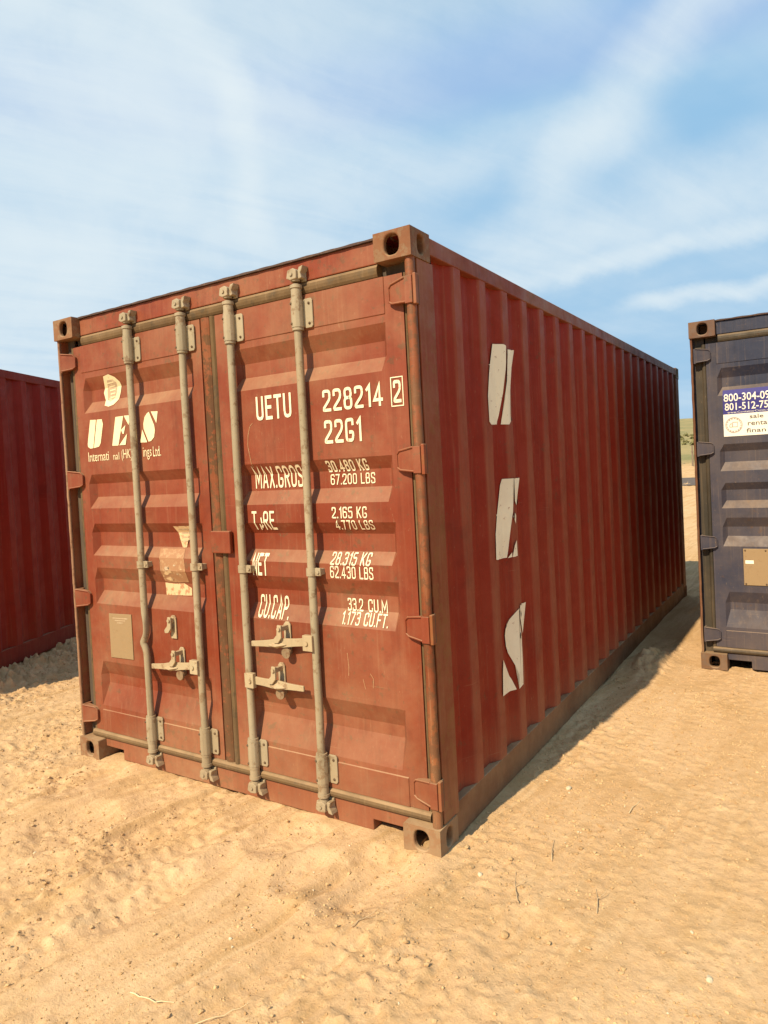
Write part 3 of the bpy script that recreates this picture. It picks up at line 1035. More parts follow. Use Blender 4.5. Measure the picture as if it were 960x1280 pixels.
def make_door(k, mats, parent):
    x0, x1, r0, r1 = DOORS[k]
    xs = [x0, r0 - .002, r0, r0 + .03] + list(np.linspace(r0 + .03, r1 - .03, 10)[1:-1]) + [r1 - .03, r1, r1 + .002, x1]
    r = np.random.default_rng(50 + k)
    verts, faces = [], []
    for z in ZB:
        for x in xs:
            yv = door_y(x, z)
            if r0 - .001 <= x <= r1 + .001 and zprof(z) < 0:
                yv = YD + zprof(z)
            verts.append((x, yv + (r.normal(0, .0003) if r0 < x < r1 else 0), z))
    n = len(xs)
    for j in range(len(ZB) - 1):
        for i in range(n - 1):
            faces.append((j * n + i, j * n + i + 1, (j + 1) * n + i + 1, (j + 1) * n + i))
    # returned edges of the door leaf
    m_ = len(ZB)
    back = []
    border = [i for i in range(n)] + [j * n + n - 1 for j in range(1, m_)] + [(m_ - 1) * n + i for i in range(n - 2, -1, -1)] + [j * n for j in range(m_ - 2, 0, -1)]
    base = len(verts)
    for b in border:
        verts.append((verts[b][0], .10, verts[b][2]))
    nb = len(border)
    for i in range(nb):
        j = (i + 1) % nb
        faces.append((border[i], base + i, base + j, border[j]))
    mb = MB()
    mb.add(verts, faces)
    d_ = mb.build('door', mats['door'], parent)
    return d_


def strip(mb, x0, x1, z0, z1, y, depth, horiz):
    """half-round seal strip"""
    n = 7
    prof = [(math.cos(math.pi * i / (n - 1)), math.sin(math.pi * i / (n - 1))) for i in range(n)]
    if horiz:
        zc, hz_ = (z0 + z1) / 2, (z1 - z0) / 2
        poly = [(y - depth * b, zc + hz_ * a) for a, b in prof] + [(y + .03, z0), (y + .03, z1)]
        mb.prism(poly, 0, x0, x1)
    else:
        xc, hx = (x0 + x1) / 2, (x1 - x0) / 2
        poly = [(xc + hx * a, y - depth * b) for a, b in prof] + [(x0, y + .03), (x1, y + .03)]
        mb.prism(poly, 2, z0, z1)


def container(name, loc, rz, mats, doors=True):
    root = empty(name, loc, rz)
    # castings
    for xs in (-1, 1):
        for ys in (-1, 1):
            for zs in (-1, 1):
                casting_mesh('corner_casting', xs, ys, zs, mats['cast'], root)
    # posts
    for xs in (-1, 1):
        X = (lambda x: x) if xs > 0 else (lambda x: W - x)

        def B(mb, xa, xb, *r):
            a, b = sorted((X(xa), X(xb)))
            return mb.box(a, b, *r)
        p = MB()
        B(p, 2.424, 2.4335, .052 if xs > 0 else .034, .190, .118, H - .118)          # outer plate of the front post
        B(p, 2.352, 2.4238, .078, .086, .118, H - .118)          # plate behind the hinges
        p.build('corner_post', mats['post'], root, .003)
        e = MB()
        zz = np.linspace(.118, H - .118, 60)
        er = .021 if xs > 0 else .0085
        e.tube([(X(2.434 - er) + random.gauss(0, .0006), .036 - er * .3 - (0 if xs > 0 else .012) + random.gauss(0, .0006), z) for z in zz], er, 12)
        e.build('post_edge', mats['edge'] if xs > 0 else mats['edge_left'], root)
        g = MB()
        B(g, 2.347, 2.4085, .0705, .0778, .118, H - .118)
        g.build('door_channel', mats['gap'], root)
        rp = MB()
        B(rp, 2.330, 2.4335, L - .16, L - .004, .118, H - .118)
        rp.build('corner_post', mats['post'], root, .004)
        # side rails
        tr = MB()
        B(tr, 2.376, 2.4365, .162, L - .162, 2.508, 2.580)
        tr.build('top_side_rail', mats['toprail'] if xs > 0 else mats['frame'], root, .004)
        br = MB()
        B(br, 2.36, 2.4325, .162, L - .162, .012, .162)
        br.build('bottom_side_rail', mats['rail'], root, .003)
        yb = [.190]
        k = 0
        while True:
            c0 = Y0 - PITCH + k * PITCH
            for q in (c0, c0 + SL, c0 + SL + FL, c0 + 2 * SL + FL):
                if .195 < q < L - .17:
                    yb.append(q)
            k += 1
            if c0 > L:
                break
        yb.append(L - .162)
        corrugated('side_wall', yb, lambda u: .036 * side_k(u),
                   lambda U, D, V: np.stack([np.vectorize(X)(SX - D).ravel(), U.ravel(), V.ravel()], 1),
                   list(np.linspace(.1625, 2.5075, 16)), mats['side'], root, .0042, 3 + xs + int(abs(loc[0]) * 3))
    # roof
    rb = []
    y = .2
    while y < L - .3:
        rb += [y, y + .03, y + .10, y + .13]
        y += .209
    corrugated('roof', [.05] + rb + [L - .05], lambda u: -.016 * (1 if (((u - .2) % .209) > .029 and ((u - .2) % .209) < .101) else 0),
               lambda U, D, V: np.stack([V.ravel(), U.ravel(), (2.568 - D).ravel()], 1), [.05, .8, 1.6, W - .05], mats['side'], root, .002, 9)
    # rear wall and rear rails
    xb = [.108]
    x = .14
    while x < W - .3:
        xb += [x, x + .06, x + .13, x + .19]
        x += .27
    corrugated('end_wall', xb + [W - .108], lambda u: .04 * (1 if (((u - .14) % .27) > .055 and ((u - .14) % .27) < .135) else 0),
               lambda U, D, V: np.stack([U.ravel(), (L - .01 - D).ravel(), V.ravel()], 1), list(np.linspace(.118, 2.50, 8)), mats['side'], root, .002, 12)
    MB().box(.178, W - .178, L - .07, L - .006, 2.50, 2.578).build('rear_header', mats['frame'], root, .004)
    MB().box(.178, W - .178, L - .07, L - .006, .02, .118).build('rear_sill', mats['frame'], root, .004)
    MB().box(.07, W - .07, .10, L - .08, .125, .150).build('floor', mats['gap'], root)
    if not doors:
        corrugated('end_wall', xb + [W - .108], lambda u: .04 * (1 if (((u - .14) % .27) > .055 and ((u - .14) % .27) < .135) else 0),
                   lambda U, D, V: np.stack([U.ravel(), (.06 + D).ravel(), V.ravel()], 1), list(np.linspace(.118, 2.50, 8)), mats['side'], root, .002, 13)
        MB().box(.178, W - .178, .012, .075, 2.50, 2.578).build('front_header', mats['frame'], root, .004)
        MB().box(.178, W - .178, .012, .075, .02, .118).build('front_sill', mats['frame'], root, .004)
        return root, []
    # door header with its ragged roof lip
    hd = MB()
    hd.box(.1785, W - .1785, YD + .001, .12, 2.486, 2.582)
    hd.build('door_header', mats['frame'], root, .004)
    lip = MB()
    n = 60
    for i in range(n):
        a = .180 + (W - .36) * i / n
        b = .180 + (W - .36) * (i + 1) / n
        o1 = .0018 * math.sin(i * 1.7)
        o2 = .0018 * math.sin((i + 1) * 1.7)
        lip.add([(a, YD - .012 + o1, 2.582), (b, YD - .012 + o2, 2.582), (b, .14, 2.582), (a, .14, 2.582), (a, YD - .010 + o1, 2.592 + o1), (b, YD - .010 + o2, 2.592 + o2), (b, .14, 2.592), (a, .14, 2.592)],
                [(0, 1, 2, 3), (4, 7, 6, 5), (0, 4, 5, 1), (1, 5, 6, 2), (3, 2, 6, 7), (0, 3, 7, 4)])
    lip.build('roof_lip', ROOFLIP, root)
    # sill with fork notches
    ol = [(.1785, .118), (.1785, .070), (.335, .070), (.335, .012), (2.072, .012), (2.072, .062), (W - .1785, .062), (W - .1785, .118)]
    MB().prism(ol, 1, YD + .003, .12).build('door_sill', mats['frame'], root, .004)
    MB().box(.10, W - .10, .0875, .0995, .118, 2.486).build('door_frame_back', mats['gap'], root)
    doors_ = []
    for k in range(2):
        d_ = make_door(k, mats, root)
        doors_.append(d_)
        x0, x1 = DOORS[k][:2]
        g = MB()
        ga, gb = (.083, 1.222) if k == 0 else (1.2225, 2.378)
        ta, tb = (.19, 1.222) if k == 0 else (1.2225, 2.244)
        strip(g, ta, tb, 2.427, 2.484, YD + .008, .016, True)
        g.build('door_seal', mats['seal'], d_)
        g = MB()
        strip(g, ga, gb, .1195, .163, YD + .004, .022, True)
        g.build('door_seal', mats['seal'], d_)
        g = MB()
        if k == 0:
            strip(g, .076, .1045, .1635, 2.4265, YD + .014, .012, False)
        else:
            strip(g, 2.3625, 2.378, .1635, 2.4265, YD + .014, .012, False)
        g.build('door_seal', mats['seal'], d_)
        g = MB()
        if k == 0:
            strip(g, 1.1655, 1.2315, .1635, 2.4265, YD + .012, .016, False)
        else:
            strip(g, 1.2325, 1.2715, .1635, 2.4265, YD + .012, .020, False)
        g.build('door_seal', mats['seal'] if k else mats['seal_rust'], d_)
        for z in (2.340, 1.650, .950, .258):
            hinge(mats['door'], d_, z, k == 1)
            hinge_lug(mats['post'], d_, z, k == 1)
        for b in (BARX[:2] if k == 0 else BARX[2:]):
            locking_bar(b, mats['bar'], d_, mats.get('dent') and b == BARX[0])
            guide(b, 2.338, mats['bar'], d_, True)
            guide(b, .256, mats['bar'], d_, False)
            cam_end(b, 2.512, mats['bar'], d_, True)
            cam_end(b, .088, mats['bar'], d_, False)
            bar_bracket(b, 1.168, mats['bar'], d_)
    # lock plate over the door joint
    MB().box(1.186, 1.318, YD - .030, YD - .006, 1.240, 1.352).build('joint_plate', mats['door'], doors_[1], .005)
    return root, doors_


RUSTSEAL = paint('rust_stained_seal', (0.185, 0.040, 0.012), (0.21, 0.062, 0.02), rust=(0.085, 0.036, 0.012), rust_amt=0.95, chips=0.44, film=0.07, seed=40.0, rough=0.8, dust_low=0.15)
LEFT_EDGE = paint('pale_left_edge', (0.27, 0.13, 0.07), (0.32, 0.18, 0.10), rust_amt=0.6, chips=0.5, film=0.1, seed=41.0)
RED_FRAME = paint('dusty_red_frame', (0.205, 0.036, 0.012), (0.24, 0.062, 0.028), rust_amt=0.7, chips=0.57, film=0.13, seed=7.0, dust_low=0.25)
RED_RAIL = paint('dusty_bottom_rail', (0.13, 0.042, 0.018), (0.16, 0.065, 0.03), rust_amt=0.7, chips=0.5, film=0.12, seed=17.0, dust_low=0.18, dust_up=0.7)
MATS_RED = dict(door=RED, side=RED_SIDE, post=RED_POST, frame=RED_FRAME, edge=RUST_EDGE, edge_left=LEFT_EDGE, cast=CAST, rail=RED_RAIL, toprail=RED_FRAME, gap=DARKGAP, bar=BAR, seal=RUBBER, seal_rust=RUSTSEAL, dent=True)
MATS_NAVY = dict(door=NAVY, side=NAVY_SIDE, post=NAVY_SIDE, frame=NAVY, edge=NAVY_EDGE, edge_left=NAVY_EDGE, cast=NAVY_CAST, rail=NAVY_SIDE, toprail=NAVY_SIDE, gap=NAVY_SEAL, bar=BAR, seal=NAVY_SEAL, seal_rust=NAVY_SEAL)
MATS_MAROON = dict(side=MAROON, post=MAROON_FRAME, frame=MAROON_FRAME, edge=MAROON_FRAME, edge_left=MAROON_FRAME, cast=MAROON_FRAME, rail=MAROON_FRAME, toprail=MAROON_FRAME, gap=MAROON_FRAME)

GRP = 'shipping containers standing in the dirt yard'
red, (door_l, door_r) = container('shipping_container', (0, 0, 0), 0, MATS_RED)
tag(red, 'weathered brick red shipping container in the middle, double doors with four locking bars', 'container', GRP)
navy, (ndoor_l, ndoor_r) = container('shipping_container', (2.985, 3.17, 0.0), 0, MATS_NAVY)
tag(navy, 'dark navy shipping container at the right edge with a phone number sticker on its door', 'container', GRP)
maroon, _ = container('shipping_container', (-3.894, -1.249, .085), math.radians(24.7), MATS_MAROON, doors=False)
tag(maroon, 'dark maroon shipping container at the left edge, its plain corrugated side in shade', 'container', GRP)

# handles of the red container
door_handle(BARX[1], .690, .648, .606 + .008, HANDLE, door_l, .895)
catch(.842, .800, HANDLE, door_l, True)
door_handle(BARX[3], 1.440, .842, .806, HANDLE, door_r, 1.640)
door_handle(BARX[2], 1.752, .626, .640 - .018, HANDLE, door_r, 1.590)
door_handle(BARX[1], .690, .648, .614, HANDLE, ndoor_l, .895)
door_handle(BARX[3], 1.440, .842, .806, HANDLE, ndoor_r, 1.640)
door_handle(BARX[2], 1.752, .626, .622, HANDLE, ndoor_r, 1.590)

# ------------------------------------------------------------------ writing on the red doors
for txt, x0, x1, z0, z1, wt in (
        ('UETU', 1.518, 1.736, 1.882, 1.996, .140), ('228214', 1.919, 2.240, 1.888, 1.986, .140), ('22G1', 1.920, 2.121, 1.745, 1.850, .140),
        ('MAX.GROSS', 1.455, 1.795, 1.556, 1.660, .118), ('30.480 KG', 1.908, 2.131, 1.617, 1.669, .160), ('67.200 LBS', 1.915, 2.157, 1.559, 1.607, .118),
        ('TaRE', 1.450, 1.594, 1.355, 1.447, .122), ('2.165 KG', 1.937, 2.127, 1.409, 1.460, .122), ('4.770 LBS', 1.947, 2.155, 1.357, 1.400, .118),
        ('NET', 1.437, 1.532, 1.134, 1.241, .140), ('28.315 KG', 1.911, 2.128, 1.198, 1.254, .122), ('62.430 LBS', 1.910, 2.144, 1.139, 1.194, .122),
        ('CU.CAP.', 1.446, 1.640, .926, 1.035, .118), ('33.2', 1.973, 2.057, .988, 1.045, .122), ('CU.M', 2.085, 2.186, .988, 1.045, .122), ('1.173 CU.FT.', 1.950, 2.200, .930, .985, .118)):
    on_door('lettering', stencil(txt, x0, x1, z0, z1, wt), CREAM, door_r, .0024)
on_door('lettering', stencil('2', 2.293, 2.331, 1.893, 1.988, .15), CREAM, door_r, .0024)
bxp = [(2.283, 1.880), (2.340, 1.880), (2.340, 2.000), (2.283, 2.000)]
on_door('lettering', stroke_quads(bxp, .0022, True), CREAM, door_r, .0024)

LOGO = [
    [[(0.226, 1.993), (0.28, 1.99), (0.24, 1.829), (0.213, 1.828), (0.191, 1.839), (0.19, 1.856)],
     [(0.289, 1.99), (0.334, 1.989), (0.342, 1.961), (0.311, 1.854), (0.294, 1.835), (0.246, 1.829)]],
    [[(0.457, 1.991), (0.525, 1.991), (0.468, 1.83), (0.414, 1.832)], [(0.531, 1.992), (0.589, 1.99), (0.567, 1.937)],
     [(0.54, 1.939), (0.521, 1.891), (0.511, 1.893), (0.5, 1.915)], [(0.55, 1.891), (0.532, 1.83), (0.478, 1.831)]],
    [[(0.758, 1.995), (0.813, 1.992), (0.797, 1.929)],
     [(0.742, 1.995), (0.725, 1.987), (0.705, 1.97), (0.691, 1.933), (0.692, 1.906), (0.725, 1.835), (0.746, 1.837), (0.772, 1.856), (0.782, 1.893), (0.778, 1.921)],
     [(0.68, 1.904), (0.715, 1.832), (0.657, 1.834)]]]
for lt in LOGO:
    on_door('lettering', lt, CREAM_LOGO, door_l, .0022)
xa, xb = .190, .820
full = 'International (HK) Holdings Ltd.'
for seg_, a, b in (('Internati', .190, .378), ('nal', .418, .470), ('(HK)', .492, .580), ('H', .600, .622), ('ings', .676, .745), ('Ltd.', .757, .820)):
    low = 'g' in seg_ or '(' in seg_
    on_door('lettering', font_polys(seg_, a, b, 1.752 - (.014 if low else 0), 1.806 - (.014 if seg_ in ('nal',) else 0)), CREAM_LOGO, door_l, .0022)
EMB = [(0.365, 2.229), (0.416, 2.236), (0.458, 2.216), (0.481, 2.189), (0.482, 2.173), (0.47, 2.132), (0.449, 2.089), (0.424, 2.065), (0.385, 2.057), (0.343, 2.067), (0.32, 2.142)]
EMBI = [(0.382, 2.206), (0.432, 2.206), (0.451, 2.19), (0.433, 2.131), (0.407, 2.099), (0.378, 2.087), (0.353, 2.099), (0.354, 2.156)]
em = on_door('emblem', [EMB], CREAM_LOGO, door_l, .0022, 'worn cream shield emblem')
on_door('emblem_print', [EMBI], CREST, door_l, .0030)
for a in range(5):
    zc = 2.105 + a * .02
    on_door('emblem_mark', [[(.385 - .004 * a, zc), (.424 + .002 * a, zc + .004), (.418 + .003 * a, zc + .010), (.386 - .002 * a, zc + .008)]], CREAM_LOGO, door_l, .0042)
on_door('sticker', [[(0.864, 1.373), (1.007, 1.375), (0.959, 1.319), (0.936, 1.258), (0.905, 1.256)]], STICKER, door_l, .0016, 'bleached triangular warning sticker')
for i in range(4):
    z = 1.352 - i * .021
    on_door('sticker_print', [[(.893 + i * .008, z), (.975 - i * .010, z + .001), (.973 - i * .010, z + .007), (.895 + i * .008, z + .006)]], CREST, door_l, .0030)
TORN = [(0.733, 1.25), (0.898, 1.25), (0.93, 1.251), (0.948, 1.19), (0.952, 1.138), (0.943, 1.072), (0.85, 1.066), (0.794, 1.065), (0.752, 1.069), (0.755, 1.132), (0.754, 1.192)]
on_door('sticker', [TORN], STICKER2, door_l, .0016, 'torn brown sticker film')
on_door('sticker', [[(0.748, 1.062), (0.83, 1.058), (0.897, 1.064), (0.956, 1.04), (0.954, 1.0), (0.753, 0.993)]], STICKER, door_l, .0016, 'pale scraped sticker remains')
# scraped patches and peeled edges over the torn film
for k_ in range(11):
    cx_, cz_ = random.uniform(.76, .93), random.uniform(1.072, 1.17)
    rr_ = random.uniform(.006, .020)
    poly = [(cx_ + rr_ * random.uniform(.5, 1.9) * math.cos(q), cz_ + rr_ * random.uniform(.25, .8) * math.sin(q)) for q in np.linspace(0, 2 * math.pi, 8)[:-1]]
    on_door('sticker_flake', [poly], STICKER if k_ % 3 else CREST, door_l, .0030)
pl = [(0.289, 0.868), (0.489, 0.874), (0.487, 0.616), (0.286, 0.612)]
mb = MB()
mb.prism(pl, 1, YD - .005, YD - .0005)
dp = mb.build('data_plate', PLATE, door_l, .0015)
for i in range(3):
    z = .845 - i * .013
    on_door('plate_print', [[(.320 + .02 * i, z - .003), (.455 - .02 * i, z), (.455 - .02 * i, z + .004), (.320 + .02 * i, z + .001)]], CREST, door_l, .0058)
# scratches on the right door
for pts in ([(1.470, 1.86), (1.455, 1.82), (1.448, 1.77), (1.462, 1.70), (1.470, 1.66)], [(1.470, 1.86), (1.486, 1.872)], [(2.10, .72), (2.115, .70), (2.112, .66)], [(1.98, .80), (1.985, .74), (1.982, .70)], [(2.06, .69), (2.07, .65)]):
    on_door('scratch', stroke_quads(pts, .0016, False), STICKER2, door_r, .0012)

# ------------------------------------------------------------------ letters on the red container's side
SIDE = [
[ [(0.861, 2.228), (0.931, 2.231), (0.953, 2.224), (0.939, 2.103), (0.917, 1.982), (0.885, 1.862), (0.869, 1.818), (0.734, 1.811), (0.717, 1.81), (0.696, 1.824), (0.693, 1.949), (0.722, 2.069), (0.733, 2.101), (0.818, 2.12)],
 [(0.971, 2.208), (1.006, 2.21), (1.133, 2.228), (1.151, 2.229), (1.105, 2.133), (1.012, 2.113), (0.981, 1.996), (0.97, 1.872), (0.97, 1.833), (0.948, 1.817), (0.895, 1.818), (0.925, 1.937), (0.947, 2.059), (0.969, 2.182)] ],
[ [(0.887, 1.537), (0.975, 1.536), (0.953, 1.412), (0.927, 1.289), (0.904, 1.168), (0.895, 1.129), (0.833, 1.13), (0.7, 1.145), (0.707, 1.27), (0.733, 1.359), (0.818, 1.359), (0.862, 1.475)],
 [(0.981, 1.535), (1.108, 1.534), (1.146, 1.534), (1.106, 1.447), (1.013, 1.445), (0.994, 1.394), (0.976, 1.418)],
 [(0.971, 1.354), (0.981, 1.34), (0.974, 1.299), (0.945, 1.34)],
 [(0.975, 1.211), (0.977, 1.129), (0.928, 1.128), (0.944, 1.187)],
 [(0.899, 1.126), (0.926, 1.153), (0.925, 1.129)] ],
[ [(0.972, 0.852), (0.942, 0.847), (0.893, 0.809), (0.873, 0.775), (0.858, 0.765), (0.845, 0.732), (0.853, 0.675), (0.913, 0.565), (0.937, 0.506), (0.933, 0.435), (0.943, 0.443), (0.977, 0.448), (0.982, 0.574), (0.982, 0.697), (0.963, 0.817), (0.964, 0.837)],
 [(0.98, 0.867), (1.012, 0.867), (1.12, 0.849), (1.154, 0.849), (1.106, 0.736), (1.013, 0.752), (0.998, 0.714), (0.976, 0.798)],
 [(0.729, 0.641), (0.733, 0.634), (0.821, 0.601), (0.888, 0.496), (0.916, 0.436), (0.826, 0.436), (0.73, 0.466), (0.704, 0.466), (0.716, 0.589)] ],
]
side_wall = [c for c in red.children if c.name.startswith('side_wall') and c.data.vertices[0].co.x > 1][0]
SCU = [Y0 + k * PITCH + q for k in range(0, 4) for q in (0, SL, SL + FL, 2 * SL + FL)]
for lt in SIDE:
    decal('lettering', lt, lambda u, z: SX - .036 * side_k(u), SCU, list(np.linspace(.3, 2.3, 30)), CREAM_SIDE, side_wall, .0058, 0)
for q in ([(.994, 1.977), (1.000, 1.980), (1.001, 1.972), (.995, 1.970)], [(.988, 1.915), (.999, 1.913), (.999, 1.910), (.988, 1.912)], [(.975, 1.86), (.985, 1.84), (.978, 1.835), (.970, 1.84)],
          [(.955, 1.37), (.962, 1.36), (.958, 1.32), (.950, 1.33)], [(.985, .84), (.99, .82), (.986, .80), (.982, .82)], [(.962, .73), (.970, .715), (.966, .69), (.958, .70)]):
    decal('paint_chip', [q], lambda u, z: SX - .036 * side_k(u), SCU, [], BLACKHOLE, side_wall, .0085, 0)

# ------------------------------------------------------------------ sticker and plate on the navy door
lb = on_door('sticker', [[(.208, 1.893), (.800, 1.893), (.800, 2.072), (.208, 2.072)]], LABEL_NAVY, ndoor_l, .0020, 'navy sticker with white phone numbers')
lw = on_door('sticker', [[(.208, 1.731), (.800, 1.731), (.800, 1.8925), (.208, 1.8925)]], LABEL_WHITE, ndoor_l, .0020, 'white sticker with a round seal')
on_door('lettering', font_polys('800-304-09', .215, .512, 1.985, 2.042, .012), LABEL_WHITE, ndoor_l, .0036)
on_door('lettering', font_polys('801-512-752', .220, .532, 1.920, 1.974, .012), LABEL_WHITE, ndoor_l, .0036)
on_door('lettering', font_polys('www.ContainerConts.co', .236, .515, 1.899, 1.912), LABEL_WHITE, ndoor_l, .0036)
for txt, a, b, z0, z1 in (('sale', .380, .468, 1.853, 1.882), ('renta', .366, .490, 1.803, 1.830), ('finan', .356, .480, 1.752, 1.782)):
    on_door('lettering', font_polys(txt, a, b, z0, z1, .006), LABEL_INK, ndoor_l, .0036)
ccx, ccz = .276, 1.813


def ring(r0, r1, n=32):
    return [[(ccx + r * math.cos(q), ccz + r * math.sin(q)) for r, q in ((r0, 2 * math.pi * i / n), (r1, 2 * math.pi * i / n), (r1, 2 * math.pi * (i + 1) / n), (r0, 2 * math.pi * (i + 1) / n))] for i in range(n)]


on_door('seal_ring', ring(.052, .057), LABEL_GREY, ndoor_l, .0036)
on_door('seal_ring', [q for i, q in enumerate(ring(.043, .050, 48)) if i % 3], LABEL_GREY, ndoor_l, .0036)
for rect in ([(-.008, -.014), (.024, -.014), (.024, .020), (-.008, .020)], [(-.028, -.014), (-.011, -.014), (-.011, .010), (-.022, .010), (-.028, .0)]):
    on_door('seal_mark', stroke_quads([(ccx + a, ccz + b) for a, b in rect], .0022, True), LABEL_GREY, ndoor_l, .0036)
npl = [(.305, .905), (.600, .905), (.600, .636), (.305, .636)]
MB().prism(npl, 1, YD - .006, YD - .0005).build('data_plate', PLATE, ndoor_l, .002)
on_door('plate_print', [[(.318, .795), (.372, .795), (.372, .820), (.318, .820)]], LABEL_WHITE, ndoor_l, .0072)
for a, b in ((.318, .893), (.318, .648), (.45, .893), (.45, .648)):
    rivet((a, YD - .006, b), ndoor_l)

# ------------------------------------------------------------------ loose stones and straw on the ground
m, t = new_mat('dirt_crumbs')
tc = t.n('ShaderNodeTexCoord').outputs['Object']
c = t.mix(t.ramp(t.noise(tc, 9, 3), 0.35, 0.65), rgba((0.42, 0.255, 0.115)), rgba((0.60, 0.40, 0.20)))
finish(t, c, 0.95, t.n('ShaderNodeBump', ins={'Strength': .6, 'Distance': .004, 'Height': t.noise(tc, 160, 4)}).outputs[0], 0, .1)
CRUMB = m
m, t = new_mat('pale_stone')
tc = t.n('ShaderNodeTexCoord').outputs['Object']
finish(t, t.mix(t.noise(tc, 20, 3), rgba((0.52, 0.40, 0.24)), rgba((0.66, 0.55, 0.38))), 0.9, None, 0, .2)
PALE = m


def scatter(name, n, lo, hi, mat, seed, x0, x1, y0, y1, label, power=2.6):
    r = np.random.default_rng(seed)
    bm = bmesh.new()
    bmesh.ops.create_icosphere(bm, subdivisions=1, radius=1) if hi > .007 else bmesh.ops.create_cone(bm, cap_ends=True, segments=5, radius1=1, radius2=.45, depth=1.3)
    bmesh.ops.triangulate(bm, faces=bm.faces)
    bv = np.array([v_.co[:] for v_ in bm.verts])
    bf = np.array([[v_.index for v_ in f.verts] for f in bm.faces])
    bm.free()
    xs = r.uniform(x0, x1, n * 3)
    ys = r.uniform(y0, y1, n * 3)
    dens = sstep(fbm(xs * 1.6 + 11, ys * 1.6, 3, 51), -0.35, 0.4) * .85 + (.15 if hi > .007 else .30)
    inside = ((xs > -.02) & (xs < 2.45) & (ys > 0.0) & (ys < 6.06)) | ((xs > 2.97) & (ys > 3.16))
    s_ = (xs + 1.68) * .908 + (ys + .23) * .418
    keep = (r.random(n * 3) < dens) & ~inside & (s_ > 0.03)
    xs, ys = xs[keep][:n], ys[keep][:n]
    n = len(xs)
    size = lo + (hi - lo) * r.random(n) ** power
    zs = ground_h(xs, ys)
    V = bv[None] * (1 + r.normal(0, .22, (n, len(bv), 1)))
    V = V * (size[:, None, None] * np.stack([r.uniform(.7, 1.3, n), r.uniform(.7, 1.3, n), r.uniform(.45, .8, n)], 1)[:, None, :])
    a = r.uniform(0, 2 * np.pi, n)
    ca, sa = np.cos(a)[:, None], np.sin(a)[:, None]
    V = np.stack([V[..., 0] * ca - V[..., 1] * sa, V[..., 0] * sa + V[..., 1] * ca, V[..., 2]], -1)
    V += np.stack([xs, ys, zs + size * .18], 1)[:, None, :]
    F = bf[None] + (np.arange(n) * len(bv))[:, None, None]
    o = link(name, np_mesh(name, V.reshape(-1, 3), F.reshape(-1, 3), False), mat)
    return tag(o, label, 'dirt', None, 'stuff')


scatter('dirt_crumbs', 11000, .0020, .0095, CRUMB, 5, -2.2, 4.3, -1.5, 3.6, 'small loose crumbs of dry dirt scattered over the yard')
scatter('fine_crumbs', 52000, .0012, .0050, CRUMB, 15, -2.2, 4.2, -1.5, 2.6, 'fine dry crumbs of soil strewn over the packed dirt', 2.4)
scatter('gravel', 350, .0025, .008, PALE, 6, -1.5, 4.3, -1.4, 3.4, 'scattered pale gravel chips lying on the dirt', 2.2)

m, t = new_mat('dry_straw')
tc = t.n('ShaderNodeTexCoord').outputs['Object']
finish(t, t.mix(t.noise(tc, 30, 3), rgba((0.62, 0.47, 0.24)), rgba((0.74, 0.60, 0.36))), 0.7, None, 0, .3)
STRAW = m
m, t = new_mat('dry_twig')
tc = t.n('ShaderNodeTexCoord').outputs['Object']
finish(t, t.mix(t.noise(tc, 40, 3), rgba((0.46, 0.31, 0.16)), rgba((0.62, 0.45, 0.26))), 0.8, None, 0, .2)
TWIG = m


def stalk(name, p0, p1, bow, r, mat, label, cat, group=None, fork=False):
    mb = MB()
    a, b = Vector((p0[0], p0[1])), Vector((p1[0], p1[1]))
    nrm = Vector((-(b - a).y, (b - a).x)).normalized()
    pts, rad = [], []
    for k in range(9):
        q = k / 8
        xy = a.lerp(b, q) + nrm * bow * math.sin(q * math.pi)
        pts.append((xy.x, xy.y, gz(xy.x, xy.y) + r * .9 + .004 * math.sin(q * 5 + bow * 90) + .003))
        rad.append(r * (1 - .45 * q))
    mb.tube(pts, rad, 6)
    if fork:
        c_ = Vector(pts[4])
        mb.tube([c_, c_ + Vector((.016, .020, .008)), c_ + Vector((.022, .045, .012))], [r * .7, r * .5, r * .3], 5)
    return tag(mb.build(name, mat), label, cat, group)


stalk('straw', (1.904, -1.107), (2.067, -1.071), -.012, .0024, STRAW, 'pale bent straw lying alone on the dirt at the bottom left', 'straw')
stalk('straw', (2.145, -1.117), (2.269, -.957), -.012, .0016, STRAW, 'long thin faded straw half buried at the bottom edge left of centre', 'straw')
stalk('twig', (2.841, .189), (2.795, .355), .004, .0028, TWIG, 'short pale twig on bare dirt nearest the red container corner', 'twig')
stalk('twig', (3.085, -.047), (3.044, .091), -.004, .0024, TWIG, 'brown twig lying on the dirt right of the other twigs', 'twig', None, True)
stalk('twig', (2.824, -.133), (2.738, .06), .006, .0022, TWIG, 'thin forked brown twig in front of the red container corner', 'twig', None, True)
stalk('twig', (2.36, -.53), (2.42, -.42), .01, .0019, TWIG, 'thin dark twig in the crumbly dirt below the red doors', 'twig', None, True)
stalk('straw', (3.02, .72), (3.035, .86), .004, .0024, STRAW, 'short straw on the sunny dirt beside the container shadow', 'straw')


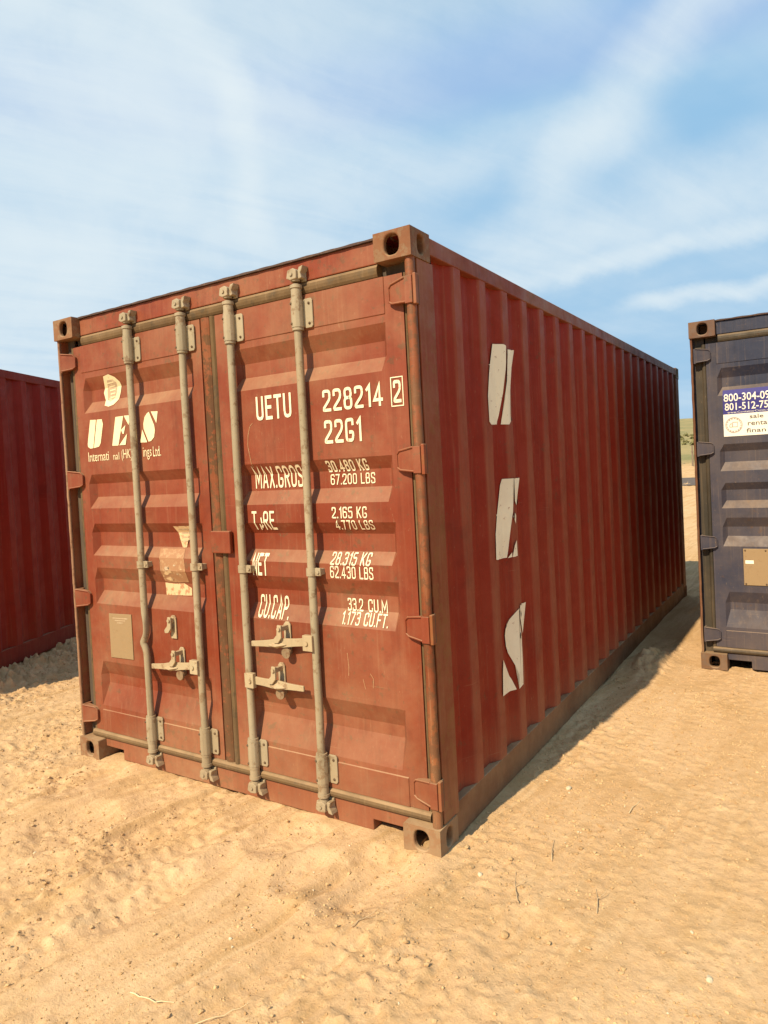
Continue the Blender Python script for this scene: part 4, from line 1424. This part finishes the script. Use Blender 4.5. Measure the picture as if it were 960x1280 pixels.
def stone(x, y, s, label, mat, seed):
    r = np.random.default_rng(seed)
    bm = bmesh.new()
    bmesh.ops.create_icosphere(bm, subdivisions=2, radius=1)
    for v_ in bm.verts:
        c_ = v_.co
        k = 1 + .28 * float(fbm(np.array([c_.x * 1.3 + seed]), np.array([c_.y * 1.3 + c_.z]), 2, 300 + seed)[0]) + r.normal(0, .03)
        v_.co = Vector((c_.x * s * 1.2 * k, c_.y * s * .85 * k, c_.z * s * .6 * k))
    me = bpy.data.meshes.new('stone')
    bm.to_mesh(me)
    bm.free()
    o = link('stone', me, mat)
    o.location = (x, y, gz(x, y) + s * .22)
    o.rotation_euler = (0, 0, r.uniform(0, 6))
    return tag(o, label, 'stone')


stone(2.70, .85, .017, 'small pale stone on sunny dirt just beyond the container shadow', PALE, 1)
stone(3.47, -.20, .013, 'small white stone near the bottom right corner', PALE, 2)
stone(2.84, -.30, .016, 'dark clod of earth on the dirt near the bottom centre', CRUMB, 3)
stone(2.62, -.02, .012, 'small tan stone close to the red corner casting', PALE, 4)

# ------------------------------------------------------------------ far slope: posts and scrub seen through the gap
m, t = new_mat('grey_weathered_post')
tc = t.n('ShaderNodeTexCoord').outputs['Object']
finish(t, t.mix(t.noise(tc, 12, 3), rgba((0.16, 0.12, 0.09)), rgba((0.26, 0.2, 0.14))), 0.9, None, 0, .1)
POSTM = m
for k_, (x, y) in enumerate(((-2.6, 36.5), (-1.75, 35.0), (-1.15, 36.8))):
    z = gz(x, y)
    mb = MB().tube([(0, 0, -.2), (.01, 0, .5), (.03 * (k_ - 1), .01, 1.05)], [.045, .04, .035], 7)
    mb.prism([(-.05, .70), (.05, .70), (.05, .74), (-.05, .74)], 1, -.05, .05)
    o = mb.build('fence_post', POSTM)
    o.location = (x, y, z)
    tag(o, ['weathered fence post on the far slope, leftmost in the gap', 'weathered fence post on the far slope, middle one in the gap', 'weathered fence post on the far slope, rightmost in the gap'][k_], 'post', 'fence posts on the far slope')

r = np.random.default_rng(77)
NB = 420
cx = r.uniform(-30, 12, NB)
cy = 56 + 50 * r.random(NB)
cz = ground_h(cx, cy)
sz = r.uniform(.14, .34, NB)
LV = []
for i in range(NB):
    n = 26
    dd = r.normal(0, 1, (n, 3))
    dd /= np.linalg.norm(dd, axis=1)[:, None]
    c0 = np.array([cx[i], cy[i], cz[i]]) + dd * sz[i] * np.array([1, 1, .55]) * r.uniform(.4, 1, (n, 1)) + np.array([0, 0, sz[i] * .45])
    a = r.normal(0, .13, (n, 3)) * (sz[i] / .5)
    b = r.normal(0, .13, (n, 3)) * (sz[i] / .5)
    LV.append(np.stack([c0 - a - b, c0 + a - b, c0 + a + b, c0 - a + b], 1).reshape(-1, 3))
LV = np.concatenate(LV)
LQ = np.arange(len(LV)).reshape(-1, 4)
m, t = new_mat('sage_scrub_leaf')
tc = t.n('ShaderNodeTexCoord').outputs['Object']
finish(t, t.mix(t.noise(tc, .6, 4), rgba((0.15, 0.145, 0.06)), rgba((0.24, 0.21, 0.09))), 0.9, None, 0, .1)
tag(link('scrub', np_mesh('scrub', LV, LQ, False), m), 'low green sage scrub covering the far slope in the gap', 'scrub', None, 'stuff')
